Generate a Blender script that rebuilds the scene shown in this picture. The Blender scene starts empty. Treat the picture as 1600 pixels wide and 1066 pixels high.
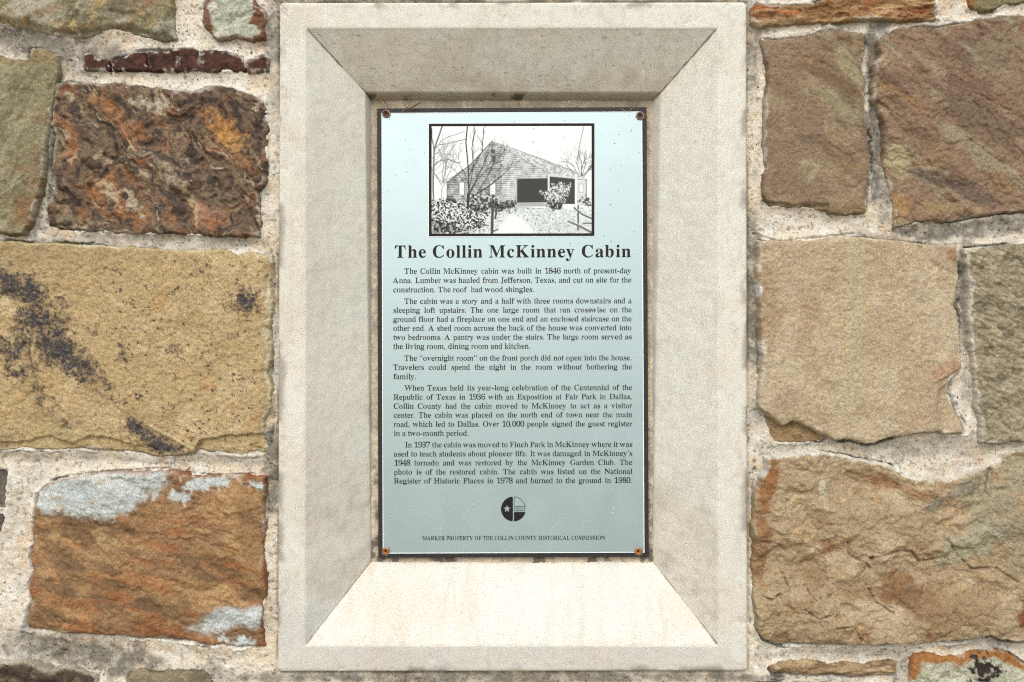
import bpy, math, random
import numpy as np
C = bpy.context.scene
COL = C.collection
# ------------------------------------------------------------------ camera, sky, sun
D = 1.35          # metres from the lens to the wall plane
ZC = 1.45         # height of the picture centre above the ground
cam = bpy.data.cameras.new('camera'); cam.lens = 36 * D / 1.6; cam.sensor_width = 36
cam.clip_start = 0.02; cam.clip_end = 500
camo = bpy.data.objects.new('camera', cam); COL.objects.link(camo)
camo.location = (0, -D, ZC); camo.rotation_euler = (math.radians(90), 0, 0)
C.camera = camo
SUN = (-0.12, -0.95, 0.9)
W = bpy.data.worlds.new('World'); C.world = W; W.use_nodes = True
nt = W.node_tree
sky = nt.nodes.new('ShaderNodeTexSky'); sky.sky_type = 'NISHITA'; sky.sun_disc = False
sky.sun_elevation = math.atan2(SUN[2], math.hypot(SUN[0], SUN[1]))
sky.sun_rotation = math.atan2(SUN[0], SUN[1])
sky.air_density = 1.0; sky.dust_density = 4.0; sky.ozone_density = 1.0
nt.links.new(sky.outputs[0], nt.nodes['Background'].inputs[0])
nt.nodes['Background'].inputs[1].default_value = 0.15
sun = bpy.data.lights.new('sun', 'SUN'); sun.energy = 1.3; sun.angle = math.radians(70); sun.color = (1.0, 0.97, 0.93)
suno = bpy.data.objects.new('sun', sun); COL.objects.link(suno)
import mathutils
suno.rotation_euler = mathutils.Vector(SUN).to_track_quat('Z', 'Y').to_euler()
suno.location = (-2, -4, 6)
C.view_settings.view_transform = 'Standard'; C.view_settings.look = 'None'
C.view_settings.gamma = 1; C.view_settings.exposure = 0.36
C.cycles.filter_width = 1.1; C.cycles.use_denoising = False

# ------------------------------------------------------------------ helpers
def at(px, py, y=0.0):
    """photo position (1600 wide) on the plane at depth y -> metres"""
    s = (D + y) / D / 1000
    return ((px - 800) * s, y, ZC + (533 - py) * s)
def tag(o, label=None, cat=None, group=None, kind=None):
    if label: o['label'] = label
    if cat: o['category'] = cat
    if group: o['group'] = group
    if kind: o['kind'] = kind
    return o
def empty(name, loc):
    o = bpy.data.objects.new(name, None); COL.objects.link(o); o.location = loc; o.empty_display_size = .05
    return o
def link(name, me, mat, parent=None):
    o = bpy.data.objects.new(name, me); COL.objects.link(o)
    if mat: me.materials.append(mat)
    if parent is not None:
        o.parent = parent; bpy.context.view_layer.update()
        o.matrix_parent_inverse = parent.matrix_world.inverted()
    return o
def mesh(name, co, faces, smooth=False, cols=None, center=True):
    """co (n,3) array; faces (m,3|4) int array or list; returns mesh, centre"""
    co = np.asarray(co, dtype=np.float64)
    ctr = (co.min(0) + co.max(0)) / 2 if center else np.zeros(3)
    me = bpy.data.meshes.new(name)
    if isinstance(faces, np.ndarray) and faces.ndim == 2:
        k = faces.shape[1]; m = len(faces)
        me.vertices.add(len(co)); me.vertices.foreach_set('co', (co - ctr).astype(np.float32).ravel())
        me.loops.add(m * k); me.loops.foreach_set('vertex_index', faces.astype(np.int32).ravel())
        me.polygons.add(m); me.polygons.foreach_set('loop_start', np.arange(0, m * k, k, dtype=np.int32))
        me.update(calc_edges=True)
    else:
        me.from_pydata((co - ctr).tolist(), [], [list(f) for f in faces]); me.update()
    if smooth: me.polygons.foreach_set('use_smooth', np.ones(len(me.polygons), dtype=bool))
    if cols is not None:
        a = me.color_attributes.new('tone', 'FLOAT_COLOR', 'POINT')
        rgba = np.ones((len(co), 4), dtype=np.float32); rgba[:, :3] = cols
        a.data.foreach_set('color', rgba.ravel())
    me.validate(); return me, ctr
def put(name, co, faces, mat, parent=None, smooth=False, cols=None):
    me, c = mesh(name, co, faces, smooth, cols)
    o = bpy.data.objects.new(name, me); COL.objects.link(o); me.materials.append(mat)
    if parent is not None:
        o.parent = parent; o.location = c - np.array(parent.location)
    else: o.location = c
    return o
# numpy noise -------------------------------------------------------
_tabs = {}
def vn(x, y, seed=0):
    if seed not in _tabs: _tabs[seed] = np.random.RandomState(seed + 11).rand(256, 256).astype(np.float32) * 2 - 1
    t = _tabs[seed]
    xf = np.floor(x); yf = np.floor(y); fx = x - xf; fy = y - yf
    xi = xf.astype(np.int64) & 255; yi = yf.astype(np.int64) & 255; xj = (xi + 1) & 255; yj = (yi + 1) & 255
    fx = fx * fx * fx * (fx * (fx * 6 - 15) + 10); fy = fy * fy * fy * (fy * (fy * 6 - 15) + 10)
    a = t[yi, xi] * (1 - fx) + t[yi, xj] * fx; b = t[yj, xi] * (1 - fx) + t[yj, xj] * fx
    return a * (1 - fy) + b * fy
def fbm(x, y, s, o=4, seed=0, gain=.5):
    r = 0; a = 1.0; n = 0; x = x / s; y = y / s
    for i in range(o):
        r = r + a * vn(x + 17.3 * i, y - 9.1 * i, seed + i); n += a; a *= gain
        x, y = (x * .8 - y * .6) * 2.03, (x * .6 + y * .8) * 2.03
    return r / n * 1.6
def rdg(x, y, s, o=3, seed=0): return 1 - np.abs(fbm(x, y, s, o, seed)) * 1.6
def rot(x, y, a, sx=1., sy=1.):
    a = math.radians(a); return (x * math.cos(a) + y * math.sin(a)) / sx, (-x * math.sin(a) + y * math.cos(a)) / sy
def sm(a, b, x):
    t = np.clip((x - a) / (b - a), 0, 1); return t * t * (3 - 2 * t)
def lin(c):
    c = np.array(c, dtype=np.float64) / 255
    return np.where(c <= .04045, c / 12.92, ((c + .055) / 1.055) ** 2.4)
K = 0.78
def rgb(r, g, b):
    c = lin((r, g, b)); l = c @ [.25, .6, .15]; return (l + (c - l) * .93) * K * WB
WB = np.array([.955, 1.015, 1.06])
def mix(c, col, m):
    m = np.clip(m, 0, 1)[:, None]; return c * (1 - m) + np.asarray(col) * m
def sdf(px, py, poly):
    """signed distance, positive inside"""
    P = np.array(poly, dtype=np.float64); Q = np.roll(P, -1, 0)
    best = np.full(px.shape, 1e9); ins = np.zeros(px.shape, dtype=bool)
    for (ax, ay), (bx, by) in zip(P, Q):
        dx, dy = bx - ax, by - ay; L = dx * dx + dy * dy + 1e-9
        t = np.clip(((px - ax) * dx + (py - ay) * dy) / L, 0, 1)
        best = np.minimum(best, (px - ax - t * dx) ** 2 + (py - ay - t * dy) ** 2)
        if ay != by:
            c = ((ay > py) != (by > py)) & (px < (bx - ax) * (py - ay) / (by - ay) + ax); ins ^= c
    return np.where(ins, 1, -1) * np.sqrt(best)
def pdist(px, py, pts):
    best = np.full(px.shape, 1e9)
    for (ax, ay), (bx, by) in zip(pts[:-1], pts[1:]):
        dx, dy = bx - ax, by - ay; L = dx * dx + dy * dy + 1e-9
        t = np.clip(((px - ax) * dx + (py - ay) * dy) / L, 0, 1)
        best = np.minimum(best, (px - ax - t * dx) ** 2 + (py - ay - t * dy) ** 2)
    return np.sqrt(best)
def blob(X, Y, cx, cy, rx, ry, a=0):
    u, v = rot(X - cx, Y - cy, a, rx, ry); return 1 - np.sqrt(u * u + v * v)
def gridfaces(nx, ny, keep):
    idx = np.arange(nx * ny).reshape(ny, nx)
    a, b, c, d = idx[:-1, :-1], idx[:-1, 1:], idx[1:, 1:], idx[1:, :-1]
    k = keep.reshape(ny, nx); ok = k[:-1, :-1] & k[:-1, 1:] & k[1:, 1:] & k[1:, :-1]
    f = np.stack([a[ok], d[ok], c[ok], b[ok]], 1)
    used = np.zeros(nx * ny, dtype=bool); used[f.ravel()] = True
    remap = np.cumsum(used) - 1
    return remap[f], used
# materials ----------------------------------------------------------
def mat(name, col=None, rough=.85, metal=0., attr=False, grain=None, bump=0., bscale=600, spec=.3, gcol=.25, fleck=0.):
    m = bpy.data.materials.new(name); m.use_nodes = True; n = m.node_tree; p = n.nodes['Principled BSDF']
    p.inputs['Roughness'].default_value = rough; p.inputs['Metallic'].default_value = metal
    p.inputs['Specular IOR Level'].default_value = spec
    tc = n.nodes.new('ShaderNodeNewGeometry')
    if attr:
        a = n.nodes.new('ShaderNodeAttribute'); a.attribute_name = 'tone'; src = a.outputs['Color']
    else:
        a = n.nodes.new('ShaderNodeRGB'); a.outputs[0].default_value = (*col, 1); src = a.outputs[0]
    def noise(scale, det=3, rough_=.6):
        t = n.nodes.new('ShaderNodeTexNoise'); t.inputs['Scale'].default_value = scale
        t.inputs['Detail'].default_value = det; t.inputs['Roughness'].default_value = rough_
        n.links.new(tc.outputs['Position'], t.inputs['Vector']); return t.outputs['Fac']
    if grain:
        g = noise(grain, 3, .7)
        mr = n.nodes.new('ShaderNodeMapRange'); mr.inputs['From Min'].default_value = .3; mr.inputs['From Max'].default_value = .7
        mr.inputs['To Min'].default_value = 1 - gcol; mr.inputs['To Max'].default_value = 1 + gcol
        n.links.new(g, mr.inputs['Value'])
        mx = n.nodes.new('ShaderNodeVectorMath'); mx.operation = 'SCALE'
        n.links.new(src, mx.inputs[0]); n.links.new(mr.outputs[0], mx.inputs['Scale']); src = mx.outputs[0]
    if fleck:
        v = n.nodes.new('ShaderNodeTexVoronoi'); v.inputs['Scale'].default_value = 430
        n.links.new(tc.outputs['Position'], v.inputs['Vector'])
        lt = n.nodes.new('ShaderNodeMath'); lt.operation = 'LESS_THAN'; lt.inputs[1].default_value = .22
        n.links.new(v.outputs['Distance'], lt.inputs[0])
        sp = n.nodes.new('ShaderNodeSeparateColor'); n.links.new(v.outputs['Color'], sp.inputs[0])
        g2 = n.nodes.new('ShaderNodeMath'); g2.operation = 'GREATER_THAN'; g2.inputs[1].default_value = 1 - fleck
        n.links.new(sp.outputs[0], g2.inputs[0])
        mu = n.nodes.new('ShaderNodeMath'); mu.operation = 'MULTIPLY'; n.links.new(lt.outputs[0], mu.inputs[0]); n.links.new(g2.outputs[0], mu.inputs[1])
        cr = n.nodes.new('ShaderNodeValToRGB'); e = cr.color_ramp.elements
        e[0].color = (.07, .06, .06, 1); e[1].color = (.30, .16, .09, 1); x = e.new(.5); x.color = (.16, .16, .18, 1)
        n.links.new(sp.outputs[1], cr.inputs[0])
        m2 = n.nodes.new('ShaderNodeMix'); m2.data_type = 'RGBA'
        n.links.new(mu.outputs[0], m2.inputs[0]); n.links.new(src, m2.inputs[6]); n.links.new(cr.outputs[0], m2.inputs[7]); src = m2.outputs[2]
    n.links.new(src, p.inputs['Base Color'])
    if bump:
        b = n.nodes.new('ShaderNodeBump'); b.inputs['Strength'].default_value = bump; b.inputs['Distance'].default_value = .001
        n.links.new(noise(bscale, 4, .65), b.inputs['Height']); n.links.new(b.outputs[0], p.inputs['Normal'])
    return m
M_STONE = mat('sandstone', attr=True, grain=640, bump=1.0, bscale=640, gcol=.40, rough=.9, spec=.2)
M_SHALE = mat('rusty_stone', attr=True, grain=600, bump=1.0, bscale=560, gcol=.44, rough=.8, spec=.35)
M_MORTAR = mat('mortar', attr=True, grain=700, bump=1.0, bscale=900, gcol=.22, rough=.95, spec=.1, fleck=.07)
M_CAST = mat('cast_stone', attr=True, grain=640, bump=.5, bscale=800, gcol=.30, rough=.9, spec=.2, fleck=.08)

# ------------------------------------------------------------------ ground in front of the wall (bounces daylight up)
g = mat('pale_paving', (.30, .245, .165), grain=3, gcol=.2, rough=.95)
put('ground', [(-60, -80, 0), (60, -80, 0), (60, .6, 0), (-60, .6, 0)], [(0, 1, 2, 3)], g)['kind'] = 'structure'

# ------------------------------------------------------------------ stones, traced in photo pixels
ST = {}
def S(name, pts, **k): ST[name] = dict(pts=pts, **k)
S('A', [(-110,-100),(268,-100),(266,-20),(269,40),(273,58),(257,63),(241,62),(226,56),(211,51),(180,47),(150,49),(124,55),(101,57),(71,51),(45,44),(22,41),(0,35),(-30,33),(-110,30)], y=-.020, lab='large olive grey stone at the top left corner')
S('B', [(317,11),(319,4),(327,-12),(330,-60),(398,-60),(400,4),(413,15),(416,27),(411,41),(414,60),(394,64),(368,57),(338,62),(325,50),(315,34)], y=-.016, lab='small pale green stone with rusty edges')
S('C1', [(130,83),(142,80),(152,91),(170,94),(172,110),(130,110)], y=-.012, frag=1)
S('C2', [(175,92),(210,83),(227,81),(229,94),(229,111),(174,110)], y=-.012, frag=1)
S('C3', [(229.5,81),(277.5,78),(277.5,111),(229.5,111)], y=-.013, frag=1)
S('C4', [(278.2,78),(300,76),(313,80),(314.5,112),(278.2,111)], y=-.012, frag=1)
S('C5', [(314.8,79),(353,79),(380,90),(384,97),(384.5,112),(315.2,112)], y=-.010, frag=1)
S('C6', [(385.5,96),(409,86),(421,89),(420,112),(386,113)], y=-.012, frag=1)
S('D', [(-110,84),(-30,86),(0,88),(23,92),(41,94),(49,73),(68,77),(92,85),(90,105),(84,143),(79,173),(75,203),(69,240),(66,278),(58,312),(49,345),(36,366),(19,366),(0,362),(-110,360)], y=-.018, lab='olive brown stone at the left edge')
S('E', [(89,130),(109,127),(131,130),(158,131),(188,130),(210,133),(240,137),(274,142),(300,141),(319,136),(342,134),(360,138),(383,145),(405,154),(416,158),(415,180),(419,203),(417,233),(416,263),(415,282),(405,300),(404,319),(407,338),(405,370),(375,370),(338,370),(300,366),(263,366),(233,366),(210,367),(188,363),(150,360),(120,358),(94,357),(74,354),(73,330),(81,300),(78,270),(79,240),(84,210),(83,180),(88,158)], y=-.014, lab='dark brown stone swirled with orange rust', m=M_SHALE)
S('F', [(-110,376),(0,376),(36,378),(107,381),(178,384),(250,388),(321,390),(357,391),(371,399),(392,393),(417,397),(426,410),(421,446),(426,463),(424,488),(419,513),(424,538),(423,563),(415,581),(424,606),(423,638),(412,656),(412,676),(421,688),(419,708),(399,711),(378,712),(357,710),(332,708),(310,704),(303,711),(278,712),(246,715),(228,711),(200,706),(160,704),(125,702),(89,704),(36,701),(0,705),(-110,705)], y=-.018, lab='large mustard tan stone spotted with blue black lichen')
S('G', [(55,779),(58,769),(72,757),(86,750),(110,745),(148,741),(179,738),(213,739),(240,737),(268,737),(295,741),(319,745),(343,741),(371,743),(395,744),(414,744),(414,769),(412,796),(414,824),(410,851),(412,879),(415,906),(417,923),(412,947),(409,975),(410,995),(414,1013),(388,1013),(357,1011),(330,1009),(302,1004),(268,1001),(240,999),(213,996),(185,992),(158,994),(130,990),(103,990),(76,986),(51,984),(38,983),(41,961),(48,940),(43,916),(51,896),(46,872),(51,848),(50,830),(53,803)], y=-.016, lab='orange brown stone with pale blue grey patches', m=M_SHALE)
S('H', [(-90,735),(15,731),(17,748),(13,762),(15,779),(10,792),(-90,792)], y=-.006, lab='dark grey stone at the left edge')
S('H2', [(-90,800),(10,800),(12,815),(8,830),(0,838),(-90,840)], y=-.006, frag=1)
S('I', [(-100,1030),(34,1033),(62,1036),(82,1046),(103,1040),(127,1047),(148,1057),(155,1085),(155,1150),(-100,1150)], y=-.014, lab='black stained stone at the bottom left corner')
S('J', [(198,1050),(220,1043),(261,1045),(292,1043),(320,1043),(330,1054),(332,1150),(194,1150)], y=-.010, lab='grey olive stone cut by the bottom edge')
S('K', [(1173,34),(1174,9),(1184,4),(1214,7),(1268,8),(1284,2),(1296,-8),(1300,-90),(1455,-90),(1457,-10),(1462,14),(1467,30),(1435,31),(1400,32),(1371,29),(1343,30),(1307,33),(1275,34),(1243,36),(1211,40),(1186,42)], y=-.018, lab='thin reddish brown stone at the top right')
S('L', [(1508,-90),(1510,-10),(1514,9),(1535,20),(1557,16),(1571,8),(1620,3),(1710,2),(1710,-90)], y=-.012, lab='olive stone at the top right corner')
S('M', [(1189,61),(1221,59),(1250,56),(1271,52),(1293,46),(1310,46),(1332,50),(1353,55),(1351,82),(1346,107),(1351,121),(1353,150),(1353,178),(1355,207),(1359,232),(1360,257),(1357,285),(1356,310),(1356,332),(1328,335),(1296,333),(1293,328),(1268,327),(1239,325),(1203,324),(1200,317),(1193,305),(1192,285),(1196,260),(1195,228),(1193,200),(1196,171),(1198,150),(1200,121),(1198,93),(1193,75)], y=-.018, lab='upright brown stone beside the surround at the top right')
S('N', [(1371,66),(1382,55),(1400,46),(1428,42),(1460,42),(1478,40),(1507,35),(1528,30),(1560,27),(1600,25),(1710,22),(1710,325),(1600,330),(1571,331),(1549,335),(1532,337),(1510,342),(1492,346),(1464,346),(1435,347),(1414,353),(1400,355),(1396,342),(1398,321),(1393,300),(1387,278),(1382,260),(1380,235),(1380,214),(1382,193),(1373,171),(1364,153),(1364,136),(1368,118),(1364,100),(1375,86)], y=-.018, lab='large brown stone with olive diagonal bands')
S('O2', [(1192,648),(1223,655),(1240,655),(1265,660),(1300,680),(1278,689),(1247,692),(1209,692),(1202,676)], y=-.006, frag=1)
S('O', [(1186,376),(1202,375),(1237,376),(1278,376),(1299,371),(1331,369),(1365,372),(1400,376),(1428,378),(1456,382),(1494,381),(1497,399),(1499,433),(1497,461),(1492,475),(1497,489),(1499,517),(1502,544),(1502,579),(1487,593),(1485,614),(1494,635),(1504,656),(1508,678),(1476,679),(1473,675),(1452,676),(1435,678),(1410,683),(1393,684),(1372,690),(1355,693),(1331,689),(1306,687),(1285,680),(1268,669),(1254,661),(1240,658),(1225,665),(1212,656),(1195,645),(1186,631),(1190,593),(1192,558),(1191,517),(1188,489),(1189,461),(1185,433),(1186,402)], y=-.024, lab='large light tan stone with faint upright orange streaks')
S('P', [(1508,388),(1546,385),(1567,382),(1624,380),(1710,380),(1710,690),(1600,690),(1563,694),(1535,692),(1535,669),(1527,635),(1525,593),(1521,565),(1518,524),(1513,489),(1515,437),(1509,412)], y=-.018, lab='coarse grey stone at the right edge')
S('Q', [(1199,716),(1222,711),(1251,707),(1288,707),(1313,711),(1346,719),(1374,722),(1396,731),(1411,740),(1436,747),(1461,751),(1487,750),(1512,743),(1534,734),(1552,725),(1570,713),(1584,708),(1617,705),(1710,704),(1710,1000),(1584,1002),(1563,999),(1545,992),(1527,997),(1505,1002),(1476,1004),(1440,1005),(1403,1005),(1360,1007),(1313,1008),(1269,1007),(1241,1008),(1215,1009),(1190,997),(1181,981),(1184,966),(1177,941),(1178,912),(1176,883),(1179,854),(1177,825),(1179,799),(1181,771),(1190,749),(1199,734)], y=-.020, lab='largest tan stone with flaking ledges at the lower right')
S('R', [(1201,1042),(1222,1037),(1259,1033),(1288,1038),(1320,1037),(1353,1038),(1400,1036),(1400,1057),(1367,1058),(1313,1060),(1269,1057),(1230,1058),(1204,1053)], y=-.016, lab='thin tan stone strip below the flaking stone')
S('R2', [(1180,1066),(1300,1064),(1395,1066),(1395,1150),(1180,1150)], y=-.010, frag=1)
S('T', [(1424,1040),(1429,1024),(1450,1022),(1476,1026),(1498,1024),(1512,1019),(1534,1017),(1556,1014),(1577,1022),(1600,1037),(1620,1045),(1710,1050),(1710,1150),(1420,1150)], y=-.014, lab='pale stone with an orange rim at the bottom right corner')

QL = ([(1325,846),(1327,868),(1350,878),(1360,887),(1362,870)],[(1360,872),(1395,862),(1425,862),(1440,880),(1480,872)],[(1483,845),(1500,870),(1520,890),(1558,888),(1590,910)],[(1257,916),(1272,936),(1300,930)],[(1352,912),(1368,940),(1395,958)],[(1187,930),(1205,936),(1235,922),(1222,895)],[(1190,846),(1215,850),(1228,862)],[(1550,728),(1540,770)],[(1254,950),(1275,964),(1298,960)],[(1302,980),(1330,976),(1345,1000)])
def terrace(v, n, w=.2):
    v = v * n; f = np.floor(v); return (f + sm(0, w, v - f)) / n
def relief(k, X, Y, d):
    """height towards the viewer in mm, for stone k at pixels X, Y and edge distance d"""
    sd = sum(map(ord, k)) * 7
    h = 2.2 * fbm(X, Y, 150, 3, sd) + .9 * fbm(X, Y, 30, 3, sd + 5) + .55 * fbm(X, Y, 8, 3, sd + 9)
    def T(ang, sx, sy, n, amp, s, w=.12, wob=18):
        u, v = rot(X, Y, ang); u = u + wob * fbm(X, Y, 40, 4, sd + 21); v = v + wob * fbm(X, Y, 40, 4, sd + 31)
        return amp * terrace(fbm(u / sx, v / sy, s, 4, sd + 40), n, w)
    if k == 'A': h += T(-35, 2.2, 1, 4, 6, 50) - 10 * sm(16, 0, d) * sm(0, 40, Y + 5)
    elif k == 'B': h += T(20, 1, 1, 5, 5, 30)
    elif k[0] == 'C': h = h * .5 + T(0, 1, 1, 3, 2, 20)
    elif k == 'D': h += T(-60, 2, 1, 3, 3, 60) + .5 * fbm(*rot(X, Y, -50, 3, 1), 6, 2, 3)
    elif k == 'E':
        wx = X + 26 * fbm(X, Y, 55, 4, 91); wy = Y + 26 * fbm(X, Y, 55, 4, 92)
        h += 6.5 * terrace(fbm(*rot(wx, wy, 52, 2.6, 1), 34, 4, 93), 5, .25) + 2.2 * fbm(*rot(wx, wy, 52, 2, 1), 9, 3, 94) + 3 * np.abs(fbm(X, Y, 22, 3, 95))
    elif k == 'F':
        h = h * .6 + .7 * fbm(X, Y, 7, 2, 12) + .5 * fbm(X * .6, Y, 3.2, 2, 13)
        lx = [(-110, 686), (0, 690), (38, 688), (75, 680), (110, 692), (130, 686), (160, 680), (200, 694), (236, 696), (246, 700)]
        yl = np.interp(X, [p[0] for p in lx], [p[1] for p in lx]) + 3 * fbm(X, Y, 14, 3, 14)
        h -= 5 * sm(-1, 2.5, Y - yl) * (X < 246)
        y2 = np.interp(X, [304, 312, 360, 412], [704, 686, 680, 678]) + 2 * fbm(X, Y, 10, 3, 15)
        h -= 7 * sm(-1, 2.5, Y - y2) * (X > 304)
        l3 = pdist(X, Y, [(60, 612), (85, 634), (108, 656), (95, 672)]); h -= 2.4 * sm(5, 0, l3)
        y4 = np.interp(X, [185, 200, 230, 265, 304], [640, 665, 664, 682, 706]); h -= 3.5 * sm(-1, 7, Y - y4) * (X > 188) * (X < 306)
        h += 2.5 * fbm(X, Y, 40, 4, 16) * sm(180, 100, X) * sm(600, 650, Y)
        h += 1.6 * fbm(X, Y, 10, 3, 17) * sm(-.2, .3, blob(X, Y, 40, 530, 120, 90, 45))
        h -= 4 * sm(14, 0, d + 4 * fbm(X, Y, 12, 3, 18)) * (X > 380)
    elif k == 'G':
        h += T(28, 2.2, 1, 3, 7, 70, .5) + 2.0 * fbm(*rot(X, Y, 20, 2, 1), 22, 4, 61) + 1.2 * np.abs(fbm(X, Y, 8, 3, 62))
        h -= 3 * sm(.1, .9, np.sin((Y - 800 - 12 * np.sin(X / 60)) / 26))
        l = pdist(X, Y, [(190, 887), (203, 880), (206, 869), (196, 862)]); h -= 3 * sm(3, 0, l)
    elif k == 'K': h += 2.5 * fbm(X / 5, Y, 7, 4, 71) + T(2, 5, 1, 3, 4, 12)
    elif k == 'M': h = h * .7 + .45 * fbm(X, Y, 3.5, 2, 81) - 2.5 * sm(2, -2, Y - (105 + (X - 1250) * .42)) * sm(1235, 1290, X) * 0 + T(25, 2, 1, 2, 2.6, 90) - 5 * sm(3, 9, Y - 312 - 3 * fbm(X, Y, 20, 2, 8)) * (X < 1296)
    elif k == 'N':
        h += T(35, 2.5, 1, 4, 7, 70) + .8 * fbm(X, Y, 5, 3, 82)
        for l in ([(1460,38),(1466,50),(1462,62)],[(1504,45),(1506,80),(1490,95),(1484,98)],[(1497,175),(1507,142),(1530,150),(1578,175),(1580,200),(1570,258),(1510,215)],[(1372,160),(1420,195),(1432,250)]):
            q = pdist(X, Y, l); h -= 2.6 * sm(2.6, 0, q + 1.2 * fbm(X, Y, 9, 2, 5))
    elif k == 'O':
        h = h * .7 + .45 * fbm(X, Y, 6, 3, 83) + .3 * fbm(X, Y, 3, 2, 84)
        h -= 2.2 * sm(6, 0, pdist(X, Y, [(1430, 380), (1460, 415), (1494, 430)]))
        h += 3.5 * sm(2, -2, (Y - 600) + (X - 1460) * .62) * sm(1455, 1470, X) * sm(550, 565, Y + 0)
        h -= 8 * sm(0, 5, Y - 582 - (1500 - X) * .8) * sm(1462, 1475, X + 2 * fbm(X, Y, 12, 2, 3)) * sm(690, 640, Y)
        h -= 1.5 * sm(5, 0, pdist(X, Y, [(1191, 470), (1205, 482), (1222, 498)]))
        for l in ([(1303, 402), (1318, 413)], [(1334, 508), (1340, 515), (1332, 520)], [(1316, 488), (1330, 486)]): h -= 1.3 * sm(2, 0, pdist(X, Y, l))
    elif k == 'P': h += 2.4 * fbm(*rot(X, Y, 25, 1.8, 1), 11, 3, 85) + 1.2 * fbm(X, Y, 5, 2, 86)
    elif k == 'Q':
        u = X + 26 * fbm(X, Y, 60, 4, 101); v = Y + 20 * fbm(X, Y, 60, 4, 102)
        h += 13 * terrace(fbm(u / 1.8, v, 75, 5, 103) + .1 * fbm(X, Y, 20, 3, 107), 8, .08) + 1.0 * fbm(X / 1.6, Y, 12, 3, 104) + .3 * fbm(X, Y, 5, 2, 105)
        for l in QL:
            h -= 3.6 * sm(3.0, 0, pdist(X, Y, l) + 1.5 * fbm(X, Y, 8, 3, 106))
    elif k in ('R', 'R2'): h += 2.5 * fbm(X / 3, Y, 8, 3, 87) - 5 * sm(1048, 1056, Y)
    elif k == 'I': h += T(20, 2, 1, 4, 8, 40)
    elif k == 'T': h += T(10, 1, 1, 3, 4, 30)
    else: h += T(30, 1.5, 1, 3, 4, 50)
    r = 3.0 if k[0] == 'C' else 5.5
    return h + .55 * fbm(X, Y, 3.4, 2, sd + 77) - 2.2 * np.exp(-np.maximum(d, 0) / (r * .4)) - (1.6 * sm(9, 0, d + 6 * fbm(X, Y, 17, 3, sd + 88)) * sm(-.1, .15, fbm(X, Y, 45, 3, sd + 90)) if k[0] != 'C' else 0)

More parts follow.
